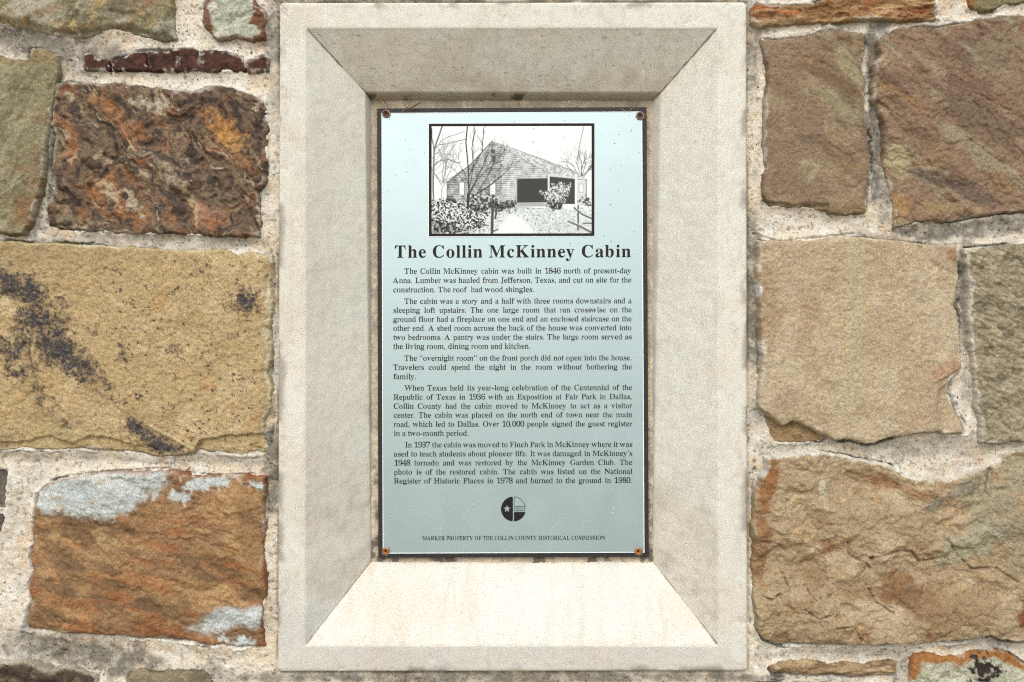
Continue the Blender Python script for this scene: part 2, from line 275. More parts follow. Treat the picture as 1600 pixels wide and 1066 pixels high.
def colour(k, X, Y, d):
    sd = sum(map(ord, k)) * 5
    n1 = fbm(X, Y, 90, 4, sd); n2 = fbm(X, Y, 26, 4, sd + 3); n3 = fbm(X, Y, 6, 3, sd + 6)
    o = np.ones((len(X), 1))
    def patches(c0, *L):
        c = o * rgb(*c0)
        for i, (cc, ang, sx, s, lo, hi) in enumerate(L):
            u, v = rot(X, Y, ang, sx, 1); c = mix(c, rgb(*cc), sm(lo, hi, fbm(u + 300 * i, v, s, 6, sd + 20 + i, .64)))
        return c
    if k == 'A': c = patches((148,138,106), ((168,162,138),-38,3,40,0,.5), ((140,112,80),-38,2.5,35,.1,.6), ((118,110,84),0,1,60,.1,.6), ((176,150,104),-20,1,14,.42,.7))
    elif k == 'B':
        c = patches((178,180,158), ((200,198,180),0,1,20,0,.5), ((158,156,128),0,1,14,.1,.6))
        e = np.maximum(sm(9, 2, d + 6 * n2) * ((X < 338) | (X > 395)), sm(5, 1, d + 4 * n2)); e = np.maximum(e, sm(.0, .4, blob(X, Y, 405, 25, 14, 22) + .6 * n3)); e = np.maximum(e, sm(.0, .4, blob(X, Y, 324, 35, 9, 20) + .6 * n3))
        c = mix(c, rgb(112, 62, 34), e * .9)
    elif k[0] == 'C': c = patches((78,50,42), ((98,62,50),0,1,12,.1,.5), ((52,36,34),0,1,10,.2,.5)); c = mix(c, rgb(205,195,180), sm(.45, .7, n3) * sm(6, 0, d))
    elif k == 'D': c = patches((138,130,98), ((158,148,116),-55,2,18,0,.5), ((122,112,84),-55,3,10,.1,.5)); c = mix(c, rgb(132,100,66), sm(.0, 1.1, (Y - 220) / 200 + .6 * n2 + (X - 40) / 90)); c = mix(c, rgb(150,118,74), sm(10, 2, Y - 92) * .5)
    elif k == 'E':
        wx = X + 26 * fbm(X, Y, 55, 4, 91); wy = Y + 26 * fbm(X, Y, 55, 4, 92); u, v = rot(wx, wy, 52, 1.7, 1)
        c = patches((104,82,62), ((124,100,76),50,2,18,0,.6), ((74,60,48),50,2,12,.15,.6))
        c = mix(c, rgb(150,126,94), .7 * sm(.2, .6, fbm(u, v, 14, 6, 201, .65)))
        c = mix(c, rgb(56,47,42), sm(.15, .45, fbm(u, v, 13, 6, 202, .62)) * .85)
        c = mix(c, rgb(160,108,64), .62 * sm(.2, .6, fbm(u + 90, v, 22, 6, 203, .65)))
        c = mix(c, rgb(178,162,132), .85 * sm(.4, .7, fbm(u, v + 70, 14, 6, 204, .65)))
        w = .55 * n2 + .55 * n3 + .5 * fbm(X, Y, 3.5, 2, 210)
        for (bx, by, rx, ry, a, cc, q) in ((355,205,62,17,55,(184,130,62),1), (372,235,30,14,55,(186,140,80),.8), (165,165,24,14,60,(162,112,64),.8), (112,225,12,34,-5,(168,114,64),1), (160,290,32,12,-50,(168,116,70),.9), (185,315,30,10,62,(172,112,60),.8), (315,330,30,12,50,(178,108,50),.9), (212,205,22,17,0,(160,104,60),.8),
                (240,165,28,11,10,(196,184,158),1), (258,260,30,16,50,(172,152,122),.9), (172,302,24,8,50,(190,172,138),.9), (300,315,24,9,60,(188,170,132),.8), (335,320,30,22,0,(140,122,104),.6), (255,245,40,8,20,(50,44,46),.9), (280,330,22,10,60,(54,48,50),.9), (385,250,24,18,30,(84,62,50),.7), (330,160,40,12,15,(70,54,46),.8), (120,345,30,8,10,(140,128,104),.7)):
            c = mix(c, rgb(*cc), .8 * q * sm(.0, .8, blob(X, Y, bx, by, rx * 1.2, ry * 1.2, a) + w * .6))
        c = mix(c, rgb(150,138,112), sm(8, 1, d + 5 * n2) * (X < 100) * .8)
    elif k == 'F':
        c = patches((184,158,112), ((194,170,126),0,1,60,0,.6), ((172,148,102),0,1,50,.05,.6), ((184,148,98),0,1,40,.4,.9), ((160,138,96),0,1,5,.4,.9))
        c = mix(c, rgb(146,128,92), sm(160, 60, Y - 330 + X * .3) * .5)
        fine = fbm(X, Y, 9, 4, 301); ff = fbm(X, Y, 4, 3, 302)
        R = np.full(len(X), -1.)
        for b in ((10,450,50,34,10,1.), (45,455,36,26,45,1.), (60,500,50,42,40,1.), (90,545,68,30,40,1.1), (120,570,56,26,38,1.), (15,545,46,26,0,.8), (30,580,50,30,30,.55), (60,620,48,16,48,.5), (170,605,40,14,40,.55), (385,472,29,25,0,.9), (212,668,22,14,45,.9), (252,696,56,16,24,1.1), (100,664,18,16,60,.6), (98,676,14,10,0,.6), (5,690,26,18,0,.5), (305,412,22,12,25,.42), (192,556,14,12,0,.55), (267,547,14,10,0,.55), (147,518,10,12,0,.5), (250,540,46,16,15,.1), (440,640,1,1,0,.1)):
            R = np.maximum(R, blob(X, Y, *b[:5]) * b[5] + (b[5] - 1) * .35)
        R = np.maximum(R, -.6); hs = sm(.0, .62, .95 * R + .36 * fine + .75 * fbm(X, Y, 3.6, 3, 302, .8) - .10)
        c = mix(c, rgb(138,114,82), sm(-.15, .5, R + .4 * fine) * .75)
        c = mix(c, rgb(60, 60, 64), hs * .9)
        spk = sm(.66, .80, fbm(X, Y, 6.5, 4, 303, .6) + .12 * fbm(X, Y, 60, 2, 308)) * sm(380, 470, Y + X * .35 - 40) * sm(90, 190, X)
        c = mix(c, rgb(62, 58, 60), spk * .9)
        c = mix(c, rgb(66, 72, 90), hs * sm(.2, .5, fbm(X, Y, 14, 3, 304)) * .4)
        c = mix(c, rgb(196,172,130), sm(.1, .6, blob(X, Y, 8, 480, 24, 22) + .4 * fine))
        c = mix(c, rgb(178,158,112), sm(620, 690, Y) * sm(230, 80, X) * .6)
        c = mix(c, rgb(214,204,176), sm(9, 2, d + 5 * n2) * (X > 395) * .9)
        c = mix(c, rgb(186,166,118), sm(5, 1, d + 2 * n2) * .8)
        for l in ([(170,462),(180,472),(192,480)], [(186,645),(196,664)], [(228,662),(262,680),(300,700)]): c = mix(c, rgb(208,188,142), sm(4, 1, pdist(X, Y, l) + 2 * n3) * .8)
    elif k == 'G':
        c = patches((152,116,74), ((178,140,92),15,2,30,0,.6), ((122,92,58),18,2.5,28,.05,.6), ((176,126,76),10,2,16,.3,.8), ((132,104,72),0,1,7,.2,1.1), ((106,76,50),20,2,9,.55,1.2))
        c = mix(c, rgb(110,80,50), sm(.0, .7, blob(X, Y, 330, 880, 110, 22, 14) + .5 * n2) * .7); c = mix(c, rgb(112,82,52), sm(.0, .7, blob(X, Y, 90, 880, 60, 30, 30) + .5 * n2) * .6); c = mix(c, rgb(184,140,92), sm(.0, .7, blob(X, Y, 330, 815, 90, 26, 10) + .5 * n2) * .6); c = mix(c, rgb(106,78,46), sm(.0, .6, blob(X, Y, 140, 815, 110, 18, 8) + .4 * n2) * .9)
        c = mix(c, rgb(170,140,96), sm(.0, .6, blob(X, Y, 170, 845, 40, 14, 35) + .4 * n2) * .7)
        c = mix(c, rgb(98,74,46), sm(.0, .6, blob(X, Y, 260, 955, 150, 20, 10) + .5 * n2) * .6)
        c = mix(c, rgb(156,92,44), sm(.1, .9, blob(X, Y, 250, 985, 90, 16, 5) + .4 * n2) * .6)
        n3g = n3 * .6; yb = np.interp(X, [40,75,120,150,175,205,225,260,300,420], [786,798,803,806,812,798,776,762,754,748]) + 9 * n2 + 4 * n3
        g = sm(11, -9, Y - yb) * sm(266, 248, X + 8 * n2)
        g = np.maximum(g, sm(-.1, .6, blob(X, Y, 280, 775, 20, 11) + .6 * n2 + .5 * n3)); g = np.maximum(g, sm(-.1, .6, blob(X, Y, 320, 755, 56, 13, -8) + .6 * n2 + .5 * n3)); g = np.maximum(g, sm(-.1, .6, blob(X, Y, 395, 757, 26, 8, 15) + .6 * n2 + .5 * n3))
        g = np.maximum(g, sm(-.2, .45, blob(X, Y, 350, 968, 46, 22, -10) + .35 * n2)); g = np.maximum(g, sm(-.2, .45, blob(X, Y, 395, 965, 20, 20, 0) + .3 * n2)); g = np.maximum(g, sm(-.1, .6, blob(X, Y, 375, 1003, 30, 9, 10) + .6 * n2 + .5 * n3))
        gc = mix(o * rgb(182,188,182), rgb(200,204,196), sm(0, .8, n2)); gc = mix(gc, rgb(184,156,116), sm(.4, 1., fbm(X, Y, 16, 4, 311)) * .5)
        gc = mix(gc, rgb(206,210,204), sm(.2, .9, fbm(X, Y, 30, 3, 333)) * .5); h_ = sm(.0, .9, g) * sm(1.0, .1, g); c = mix(c, rgb(156,120,76), h_ * .5)
        c = mix(c, rgb(160,96,50), .6 * sm(.1, .8, fbm(*rot(X, Y, 14, 4, 1), 13, 5, 341, .6))); c = mix(c, rgb(98,72,50), .6 * sm(.2, .8, fbm(*rot(X, Y, 18, 3.5, 1), 18, 5, 342, .6)))
        c = c * (1 - g[:, None]) + gc * g[:, None]
        c = mix(c, rgb(140,74,36), sm(4, 0, d + 3 * n2) * .6)
    elif k in ('H', 'H2'): c = patches((112,104,90), ((84,78,70),0,1,20,0,.5))
    elif k == 'I': c = patches((84,72,60), ((60,52,46),20,2,20,0,.5), ((120,106,86),20,2,12,.3,.7)); c = mix(c, rgb(176,164,140), sm(9, 0, d + 6 * n2) * .7)
    elif k == 'J': c = patches((140,128,100), ((120,112,90),0,1,20,0,.5))
    elif k == 'K': c = patches((156,116,76), ((182,146,102),0,6,7,0,.5), ((128,84,52),0,6,5,.05,.5), ((170,104,60),0,4,10,.3,.7)); c = mix(c, rgb(172,146,104), sm(24, 32, Y + 3 * n2) * .5)
    elif k == 'L': c = patches((132,122,90), ((152,140,108),0,1,20,0,.5)); c = mix(c, rgb(140,96,56), sm(24, 4, X - 1510 + 8 * n2))
    elif k == 'M':
        c = patches((138,115,92), ((150,130,102),40,2,30,0,.6), ((122,102,78),40,2,26,.1,.8), ((148,120,86),0,1,24,.3,.9))
        c = mix(c, rgb(158,146,112), sm(-.1, .4, blob(X, Y, 1325, 100, 40, 13, 50) + .4 * n2) * .9)
        c = mix(c, rgb(152,142,108), sm(-.1, .5, blob(X, Y, 1310, 165, 55, 16, 38) + .4 * n2) * .8)
        c = mix(c, rgb(116,92,68), sm(.0, .5, blob(X, Y, 1310, 130, 60, 11, 28) + .3 * n2) * .7)
        c = mix(c, rgb(176,164,124), sm(4, 0, pdist(X, Y, [(1250, 255), (1272, 257), (1277, 263), (1270, 270), (1263, 282)]) / 2 + 2.2 * n3 + 1.2 * n2) * .8); c = mix(c, rgb(170,150,110), sm(2, .5, pdist(X, Y, [(1300, 212), (1330, 232), (1355, 256)]) + n3) * .6)
        c = mix(c, rgb(140,116,76), sm(318, 326, Y) * .5)
    elif k == 'N':
        c = patches((142,116,92), ((156,132,104),38,3,34,0,.6), ((120,96,76),36,2.5,34,.05,.6), ((150,140,112),38,3.5,36,.2,.7), ((156,116,78),38,2,22,.5,1.1))
        w = .35 * n2
        for (bx, by, rx, ry, a, cc, q) in ((1480,70,38,22,20,(120,98,78),.7), (1540,190,66,40,35,(124,104,82),.8), (1560,90,60,50,0,(142,124,98),.6), (1540,250,110,16,38,(156,144,114),.7), (1400,250,26,36,-20,(170,154,116),.9), (1440,215,40,14,55,(124,100,80),.7), (1465,250,30,24,30,(146,118,82),.6), (1490,290,90,14,22,(112,95,82),.8), (1470,325,60,16,0,(160,136,96),.7), (1568,285,30,14,40,(144,112,80),.7), (1412,325,20,26,0,(168,132,84),.6), (1420,160,60,10,30,(160,124,86),.6)):
            c = mix(c, rgb(*cc), q * sm(.0, .4, blob(X, Y, bx, by, rx, ry, a) + w))
    elif k == 'O':
        wv = X + .045 * (Y - 370) * -1 + 5 * fbm(X, Y, 120, 2, 321)
        c = patches((180,160,128), ((190,172,140),0,1,60,0,.6), ((168,146,114),0,1,40,.2,.9))
        c = mix(c, rgb(184,170,134), sm(.0, .6, blob(X, Y, 1330, 520, 40, 190, 0) + .25 * n2) * .7)
        for sx, wd, q in ((1252,4,.3), (1266,6,.5), (1304,3,.5), (1311,4,.55), (1345,4,.4), (1352,7,.3), (1372,3,.3), (1390,3,.5), (1396,3,.5), (1403,3,.45), (1412,3,.45), (1421,3,.4), (1433,3,.35)):
            off = wv + 2.5 * fbm(X, Y, 30, 3, 332) - sx - (sx > 1380) * ((Y - 500) * .12 + ((Y - 400) / 140) ** 2) - (sx <= 1380) * (Y - 500) * .02
            c = mix(c, rgb(190,142,88), sm(wd * .8, 0, np.abs(off + 1.5 * n3)) * q * .75 * sm(-.5, .5, fbm(X, Y / 4, 14, 4, 331) + .15))
        c = mix(c, rgb(182,142,108), sm(.0, .5, blob(X, Y, 1480, 578, 40, 16, -35) + .2 * n2) * .7); c = mix(c, rgb(160,130,96), sm(.2, .6, blob(X, Y, 1190, 480, 50, 130) + .2 * n2) * .5)
        c = mix(c, rgb(222,218,206), np.maximum(sm(.1, .5, blob(X, Y, 1492, 610, 12, 36, -8)), sm(.2, .8, n2 + .5 * n3) * sm(9, 1, d + 4 * n3) * sm(1212, 1190, X)))
        c = mix(c, rgb(160,116,80), sm(24, 8, np.hypot(X - 1500, Y - 390) + 14 * n2) * .7)
    elif k == 'O2': c = patches((160,132,94), ((140,112,78),0,1,14,0,.5))
    elif k == 'P': c = patches((152,140,112), ((170,158,128),25,2,10,0,.5), ((124,114,90),25,2,9,.1,.5)); c = mix(c, rgb(206,200,184), sm(6, 1, d + 8 * n2) * (X < 1560) * .6)
    elif k == 'Q':
        c = patches((168,146,112), ((182,162,128),10,2,40,0,.5), ((154,128,92),5,1.5,26,.1,.7), ((146,110,76),0,1,50,.5,.9), ((188,158,112),0,1,10,.35,.9))
        w = .5 * n2
        for (bx, by, rx, ry, a, cc, q) in ((1560,780,70,80,0,(150,144,118),.65), (1600,850,50,80,0,(148,140,116),.5), (1510,850,70,24,-20,(160,156,128),.7), (1395,910,36,28,0,(140,100,64),.8), (1435,940,50,26,30,(124,88,58),.8), (1500,950,80,40,0,(152,124,88),.7), (1198,760,16,70,12,(152,102,56),.8), (1188,850,14,80,0,(140,98,60),.7), (1475,780,50,14,-35,(126,122,106),.7), (1410,762,60,14,20,(160,112,68),.6), (1596,970,16,26,0,(120,66,34),.9), (1285,760,8,24,0,(196,188,160),.8)):
            c = mix(c, rgb(*cc), q * sm(.0, .5, blob(X, Y, bx, by, rx, ry, a) + w))
        for l in QL: c = mix(c, rgb(92, 72, 50), sm(1.6, .2, pdist(X, Y, l) + 1.5 * fbm(X, Y, 8, 3, 106)) * .7)
        c = mix(c, rgb(220,214,196), sm(4, 0, d + 4 * n2) * sm(780, 740, Y) * .9)
    elif k in ('R', 'R2'): c = patches((164,138,102), ((186,162,124),0,4,9,0,.5), ((124,100,72),0,4,8,.1,.5))
    elif k == 'T':
        c = patches((176,176,150), ((190,188,164),0,1,20,0,.5), ((160,150,120),0,1,16,.2,.6))
        c = mix(c, rgb(160,108,56), sm(15, 9, d + 5 * n2) * (Y < 1062)); c = mix(c, rgb(52,44,42), sm(.0, .25, blob(X, Y, 1538, 1045, 24, 22) + .6 * n3))
    c = c * (1 + .10 * n3 + .13 * fbm(X, Y, 2.4, 2, sd + 8))[:, None]
    smear = sm(4.5, .5, d + 5 * fbm(X, Y, 16, 4, 77)) * sm(0, .5, fbm(X, Y, 60, 2, 78) + .15) * sm(-1.2, .2, d)
    return mix(c, rgb(216,204,184), smear * (.25 if k[0] == 'C' else .5))

wall = empty('stone_wall', (0, 0.05, 0))
tag(wall, 'rough wall of brown, tan and olive stones set in thick pale mortar around the niche', 'wall')
def edge_noise(X, Y, k): return (.3 if k[0] == 'C' else 1) * 1.6 * fbm(X, Y, 13, 4, 55 + len(k)) + .5 * fbm(X, Y, 4, 2, 56)
def build_stone(k, s, step=1.55):
    P = np.array(s['pts'], float); y0 = s['y']
    x0, y0p = P.min(0) - 4; x1, y1p = P.max(0) + 4
    xs = np.arange(x0, x1 + step, step); ys = np.arange(y0p, y1p + step, step)
    X, Y = np.meshgrid(xs, ys); nx, ny = len(xs), len(ys); X = X.ravel(); Y = Y.ravel()
    d = sdf(X, Y, s['pts']) + edge_noise(X, Y, k)
    f, used = gridfaces(nx, ny, d > -3.9)
    X, Y, d = X[used], Y[used], d[used]
    hh = relief(k, X, Y, d)
    depth = y0 - hh / 1000 + (sm(1.4, -3.6, d) if k[0] != 'C' else sm(.2, -2.2, d)) * .024
    sc = (D + y0) / D / 1000
    co = np.stack([(X - 800) * sc, depth, ZC + (533 - Y) * sc], 1)
    cols = colour(k, X, Y, d)
    # side walls running back into the mortar
    e = np.sort(np.concatenate([f[:, [0, 1]], f[:, [1, 2]], f[:, [2, 3]], f[:, [3, 0]]]), 1)
    de = np.concatenate([f[:, [0, 1]], f[:, [1, 2]], f[:, [2, 3]], f[:, [3, 0]]])
    key = e[:, 0].astype(np.int64) * len(co) + e[:, 1]; _, inv, cnt = np.unique(key, return_inverse=True, return_counts=True)
    b = de[cnt[inv] == 1]; bv = np.unique(b); mp = np.full(len(co), -1); mp[bv] = np.arange(len(bv)) + len(co)
    back = co[bv].copy(); back[:, 1] = .05
    f = np.concatenate([f, np.stack([b[:, 1], b[:, 0], mp[b[:, 0]], mp[b[:, 1]]], 1)])
    co = np.concatenate([co, back]); cols = np.concatenate([cols, cols[bv]])
    o = put('stone_fragment' if s.get('frag') else 'stone', co, f, s.get('m', M_STONE), wall, True, cols)
    if s.get('lab'): o['label'] = s['lab']
    return o
for k, s in ST.items(): build_stone(k, s)

# ------------------------------------------------------------------ mortar: one bed between the stones
FO = [(437.5, 5), (1166, 4), (1167.5, 1048), (434.5, 1049)]
def build_mortar(step=1.45):
    xs = np.arange(-108, 1708, step); ys = np.arange(-95, 1158, step)
    X, Y = np.meshgrid(xs, ys); nx, ny = len(xs), len(ys); X = X.ravel(); Y = Y.ravel()
    ds = np.full(len(X), -60.)
    for k, s in ST.items():
        P = np.array(s['pts'], float); lo = P.min(0) - 40; hi = P.max(0) + 40
        sc = (D - .004) / (D + s['y'])
        q = np.where((X > lo[0]) & (X < hi[0]) & (Y > lo[1]) & (Y < hi[1]))[0]
        xx = X[q]; yy = Y[q]
        ds[q] = np.maximum(ds[q], sdf(xx, yy, s['pts']) + edge_noise(xx, yy, k))
    df = -sdf(X, Y, FO)                      # distance outside the surround
    f, used = gridfaces(nx, ny, (ds < 10) & (df > -4))
    X, Y, ds, df = X[used], Y[used], ds[used], df[used]
    dd = np.maximum(-ds, 0)
    n1 = fbm(X, Y, 70, 3, 401); n2 = fbm(X, Y, 22, 4, 402); n3 = fbm(X, Y, 7, 3, 403); n4 = fbm(X, Y, 3.2, 2, 404)
    h = 1 + 2.6 * n1 + 1.7 * n2 + .7 * n3 + .3 * n4
    h -= 2.6 * sm(2, 16, dd)                                  # hollowed joint
    h += 3.2 * sm(5, 1, dd) * sm(-.2, .5, n2)                 # smeared lips
    crack = sm(.22, .5, fbm(X, Y, 80, 3, 405)) * sm(2.2, .6, np.abs(dd - 1.2 + .8 * n3))
    h -= 7 * crack
    h -= 6 * sm(1.8, .3, np.abs(df - .6)) * sm(-.5, .1, fbm(X, Y, 70, 3, 406)) + 2.5 * sm(6, 0, df)
    pits = sm(.8, .95, fbm(X, Y, 5, 2, 407)); h -= 1.8 * pits
    # wandering settlement cracks
    for l in ([(428,395),(430,440),(424,500),(427,560),(424,590),(431,640),(425,690)], [(416,740),(420,800),(413,860),(418,900)], [(1183,375),(1185,460),(1184,520),(1184,620)], [(1180,705),(1176,790),(1175,830)], [(72,765),(110,742),(160,738),(250,731),(330,742),(400,741)], [(1178,366),(1215,378),(1270,372),(1330,366)], [(84,130),(76,200),(64,300),(50,340)], [(1370,90),(1372,170),(1378,240),(1386,290)]):
        q = pdist(X, Y, l); h -= 5 * sm(2.0, .2, q + 1.6 * n3)
    c = np.ones((len(X), 1)) * rgb(226, 214, 192)
    c = mix(c, rgb(216,190,158), sm(.0, .6, fbm(X, Y, 46, 4, 410)) * .7)
    c = mix(c, rgb(206,198,180), sm(.0, .6, fbm(X, Y, 34, 4, 411)) * .7)
    c = mix(c, rgb(226,206,172), sm(.2, .8, fbm(X, Y, 26, 4, 412)) * .5)
    c = mix(c, rgb(232,226,212), np.maximum(sm(.15, .6, fbm(X, Y, 18, 4, 413)) * .7, sm(5, 0, dd + 4 * n3) * sm(-.1, .3, n2 + .1) * .9))
    gr = np.zeros(len(X))
    for (bx, by, rx, ry, a, q) in ((60,68,130,26,8,.9), (150,85,60,24,0,.6), (110,110,30,60,0,.5), (75,240,14,120,8,.95), (428,40,16,60,0,.9), (428,120,8,50,0,.5), (240,378,200,10,1,.6), (424,500,10,120,0,.45), (424,735,12,70,0,.95), (424,690,14,30,0,.7), (110,1020,120,26,8,.95), (330,1060,34,24,0,.7), (300,715,200,8,0,.4), (60,712,100,10,0,.35), (1366,80,18,60,0,1.), (1372,180,16,110,0,1.), (1382,310,18,50,0,.7), (1500,358,140,14,-4,1.), (1400,372,60,12,0,.6), (1175,450,12,130,0,.95), (1505,450,10,100,0,1.), (1512,560,10,60,0,.6), (1176,60,10,90,0,.7), (1350,40,120,9,0,.45), (1180,640,20,24,0,.5), (1400,700,200,14,0,.5), (1172,790,8,60,0,.5), (1300,1022,120,8,0,.35), (1540,1006,60,10,5,.5), (1410,1050,16,30,0,.6), (800,1058,380,8,0,.9), (600,1,150,6,0,.9), (1000,0,160,5,0,.7), (470,5,40,8,0,.5), (1560,1010,60,10,0,.3), (1490,735,70,12,-20,.3), (1175,345,14,30,0,.4)):
        gr = np.maximum(gr, q * sm(-.25, .45, blob(X, Y, bx, by, rx * 1.25, ry * 1.25, a) + .35 * n2))
    # dark lichen is patchy and grainy
    gp = gr * sm(-.7, .8, fbm(X, Y, 18, 6, 414, .72) + .9 * (gr - .5)); gr = gr * .85; c = mix(c, rgb(160,152,136), gr * .65); c = mix(c, rgb(88,84,76), gp * .75)
    c = mix(c, rgb(96,88,76), sm(.65, .9, fbm(X, Y, 4, 3, 415)) * .5)
    c = mix(c, c * .7, pits); c = mix(c, rgb(70,62,52), crack * .7)
    depth = -.0062 - h / 1000; depth = depth + sm(0, 8, ds) * .012
    sc = (D - .004) / D / 1000
    co = np.stack([(X - 800) * sc, depth, ZC + (533 - Y) * sc], 1)
    o = put('mortar', co, f, M_MORTAR, wall, True, c)
build_mortar()
# pebbles and coarse sand grains standing in the mortar
def pebbles():
    rs = np.random.RandomState(5); V = []; F = []; Cc = []
    pal = [rgb(60,52,50), rgb(70,80,110), rgb(130,70,48), rgb(235,228,210), rgb(180,130,70), rgb(110,100,90), rgb(206,196,176)]
    n = 0
    cand = rs.rand(16000, 2) * [1640, 1100] + [-20, -15]
    X, Y = cand[:, 0], cand[:, 1]; ds = np.full(len(X), -60.)
    for k, s in ST.items(): ds = np.maximum(ds, sdf(X, Y, s['pts']))
    df = -sdf(X, Y, FO); ok = (ds < -3) & (df > 3)
    for x, y in cand[ok][:800]:
        r = rs.choice([.7, .9, 1.2, 1.8], p=[.45, .35, .16, .04]) / 1000; cx, cy, cz = at(x, y, -.0045)
        a = rs.rand() * 6.28; q = np.array([(1,0,0),(-1,0,0),(0,1,0),(0,-1,0),(0,0,1),(0,0,-1)]) * r * (.7 + .6 * rs.rand(3)) * [1, 1.8, 1]
        ca, sa = math.cos(a), math.sin(a); q = np.stack([q[:, 0] * ca - q[:, 2] * sa, q[:, 1], q[:, 0] * sa + q[:, 2] * ca], 1)
        V.append(q + [cx, cy, cz]); F += [(n+a_, n+b_, n+c_) for a_, b_, c_ in ((0,2,4),(2,1,4),(1,3,4),(3,0,4),(2,0,5),(1,2,5),(3,1,5),(0,3,5))]; n += 6
        Cc += [pal[rs.choice(7, p=[.3,.08,.12,.14,.1,.14,.12])]] * 6
    o = put('sand_grains', np.concatenate(V), np.array(F), M_STONE, wall, True, np.array(Cc)); o['kind'] = 'stuff'
pebbles()
# the wall goes on beyond the picture: plainer stones of the same kind in coarse courses
def beyond():
    rs = np.random.RandomState(3); pal = [(150,140,106),(142,116,86),(170,142,96),(152,110,66),(176,156,120),(112,92,72),(150,138,112)]
    zone = (-108, 1708, -92, 1156)
    def one(x0, y0, x1, y1):
        step = 6.; xs = np.arange(x0 - 4, x1 + 6, step); ys = np.arange(y0 - 4, y1 + 6, step); X, Y = np.meshgrid(xs, ys); nx, ny = len(xs), len(ys); X = X.ravel(); Y = Y.ravel()
        d = np.minimum(np.minimum(X - x0, x1 - X), np.minimum(Y - y0, y1 - Y)) + 5 * fbm(X, Y, 60, 3, 31)
        f, u = gridfaces(nx, ny, d > -9); X, Y, d = X[u], Y[u], d[u]
        s = rs.randint(1000); h = 4 * fbm(X, Y, 80, 4, s) + 4 * terrace(fbm(X, Y, 90, 4, s + 9), 4)
        c = rgb(*pal[rs.randint(7)]); c2 = rgb(*pal[rs.randint(7)])
        co = np.stack([(X - 800) / 1000, -.016 - h / 1000 + sm(4, -9, d) * .04, ZC + (533 - Y) / 1000], 1)
        put('stone', co, f, M_STONE, wall, True, mix(np.ones((len(X), 1)) * c, c2, sm(0, .6, fbm(X, Y, 60, 4, s + 3))))
    def rows(xa, xb, ya, yb):
        y = ya
        while y < yb - 60:
            h = min(rs.randint(130, 300), yb - y); x = xa
            if yb - y - h < 90: h = yb - y
            while x < xb - 60:
                w = min(rs.randint(180, 420), xb - x)
                if xb - x - w < 120: w = xb - x
                one(x + 10, y + 10, x + w - 10, y + h - 10); x += w
            y += h
    rows(-900, -112, -500, 1960); rows(1712, 2500, -500, 1960); rows(-112, 1712, -500, -96); rows(-112, 1712, 1160, 1960)
    # backing mortar, with the picture's own bed left open
    xs = [-1.7, -.905, .905, 1.7]; zs = [0, ZC - .622, ZC + .627, ZC + 1.03]
    v = [(x, -.002, z) for z in zs for x in xs]; f = [(j*4+i, j*4+i+1, j*4+i+5, j*4+i+4) for j in range(3) for i in range(3) if (i, j) != (1, 1)]
    me, c_ = mesh('m', np.array(v), f); bm_cols = np.ones((16, 3)) * rgb(206,194,172)
    put('mortar', np.array(v), f, M_MORTAR, wall, False, bm_cols)
    xa, xb, za, zb, ya, yb = -1.7, 1.7, 0, ZC + 1.03, .13, .35
    v = [(xa,ya,za),(xb,ya,za),(xb,ya,zb),(xa,ya,zb),(xa,yb,za),(xb,yb,za),(xb,yb,zb),(xa,yb,zb)]
    put('wall_core', v, [(0,1,2,3),(5,4,7,6),(0,4,5,1),(3,2,6,7),(0,3,7,4),(1,5,6,2)], M_MORTAR, wall, False, np.ones((8, 3)) * rgb(200,190,170))
beyond()

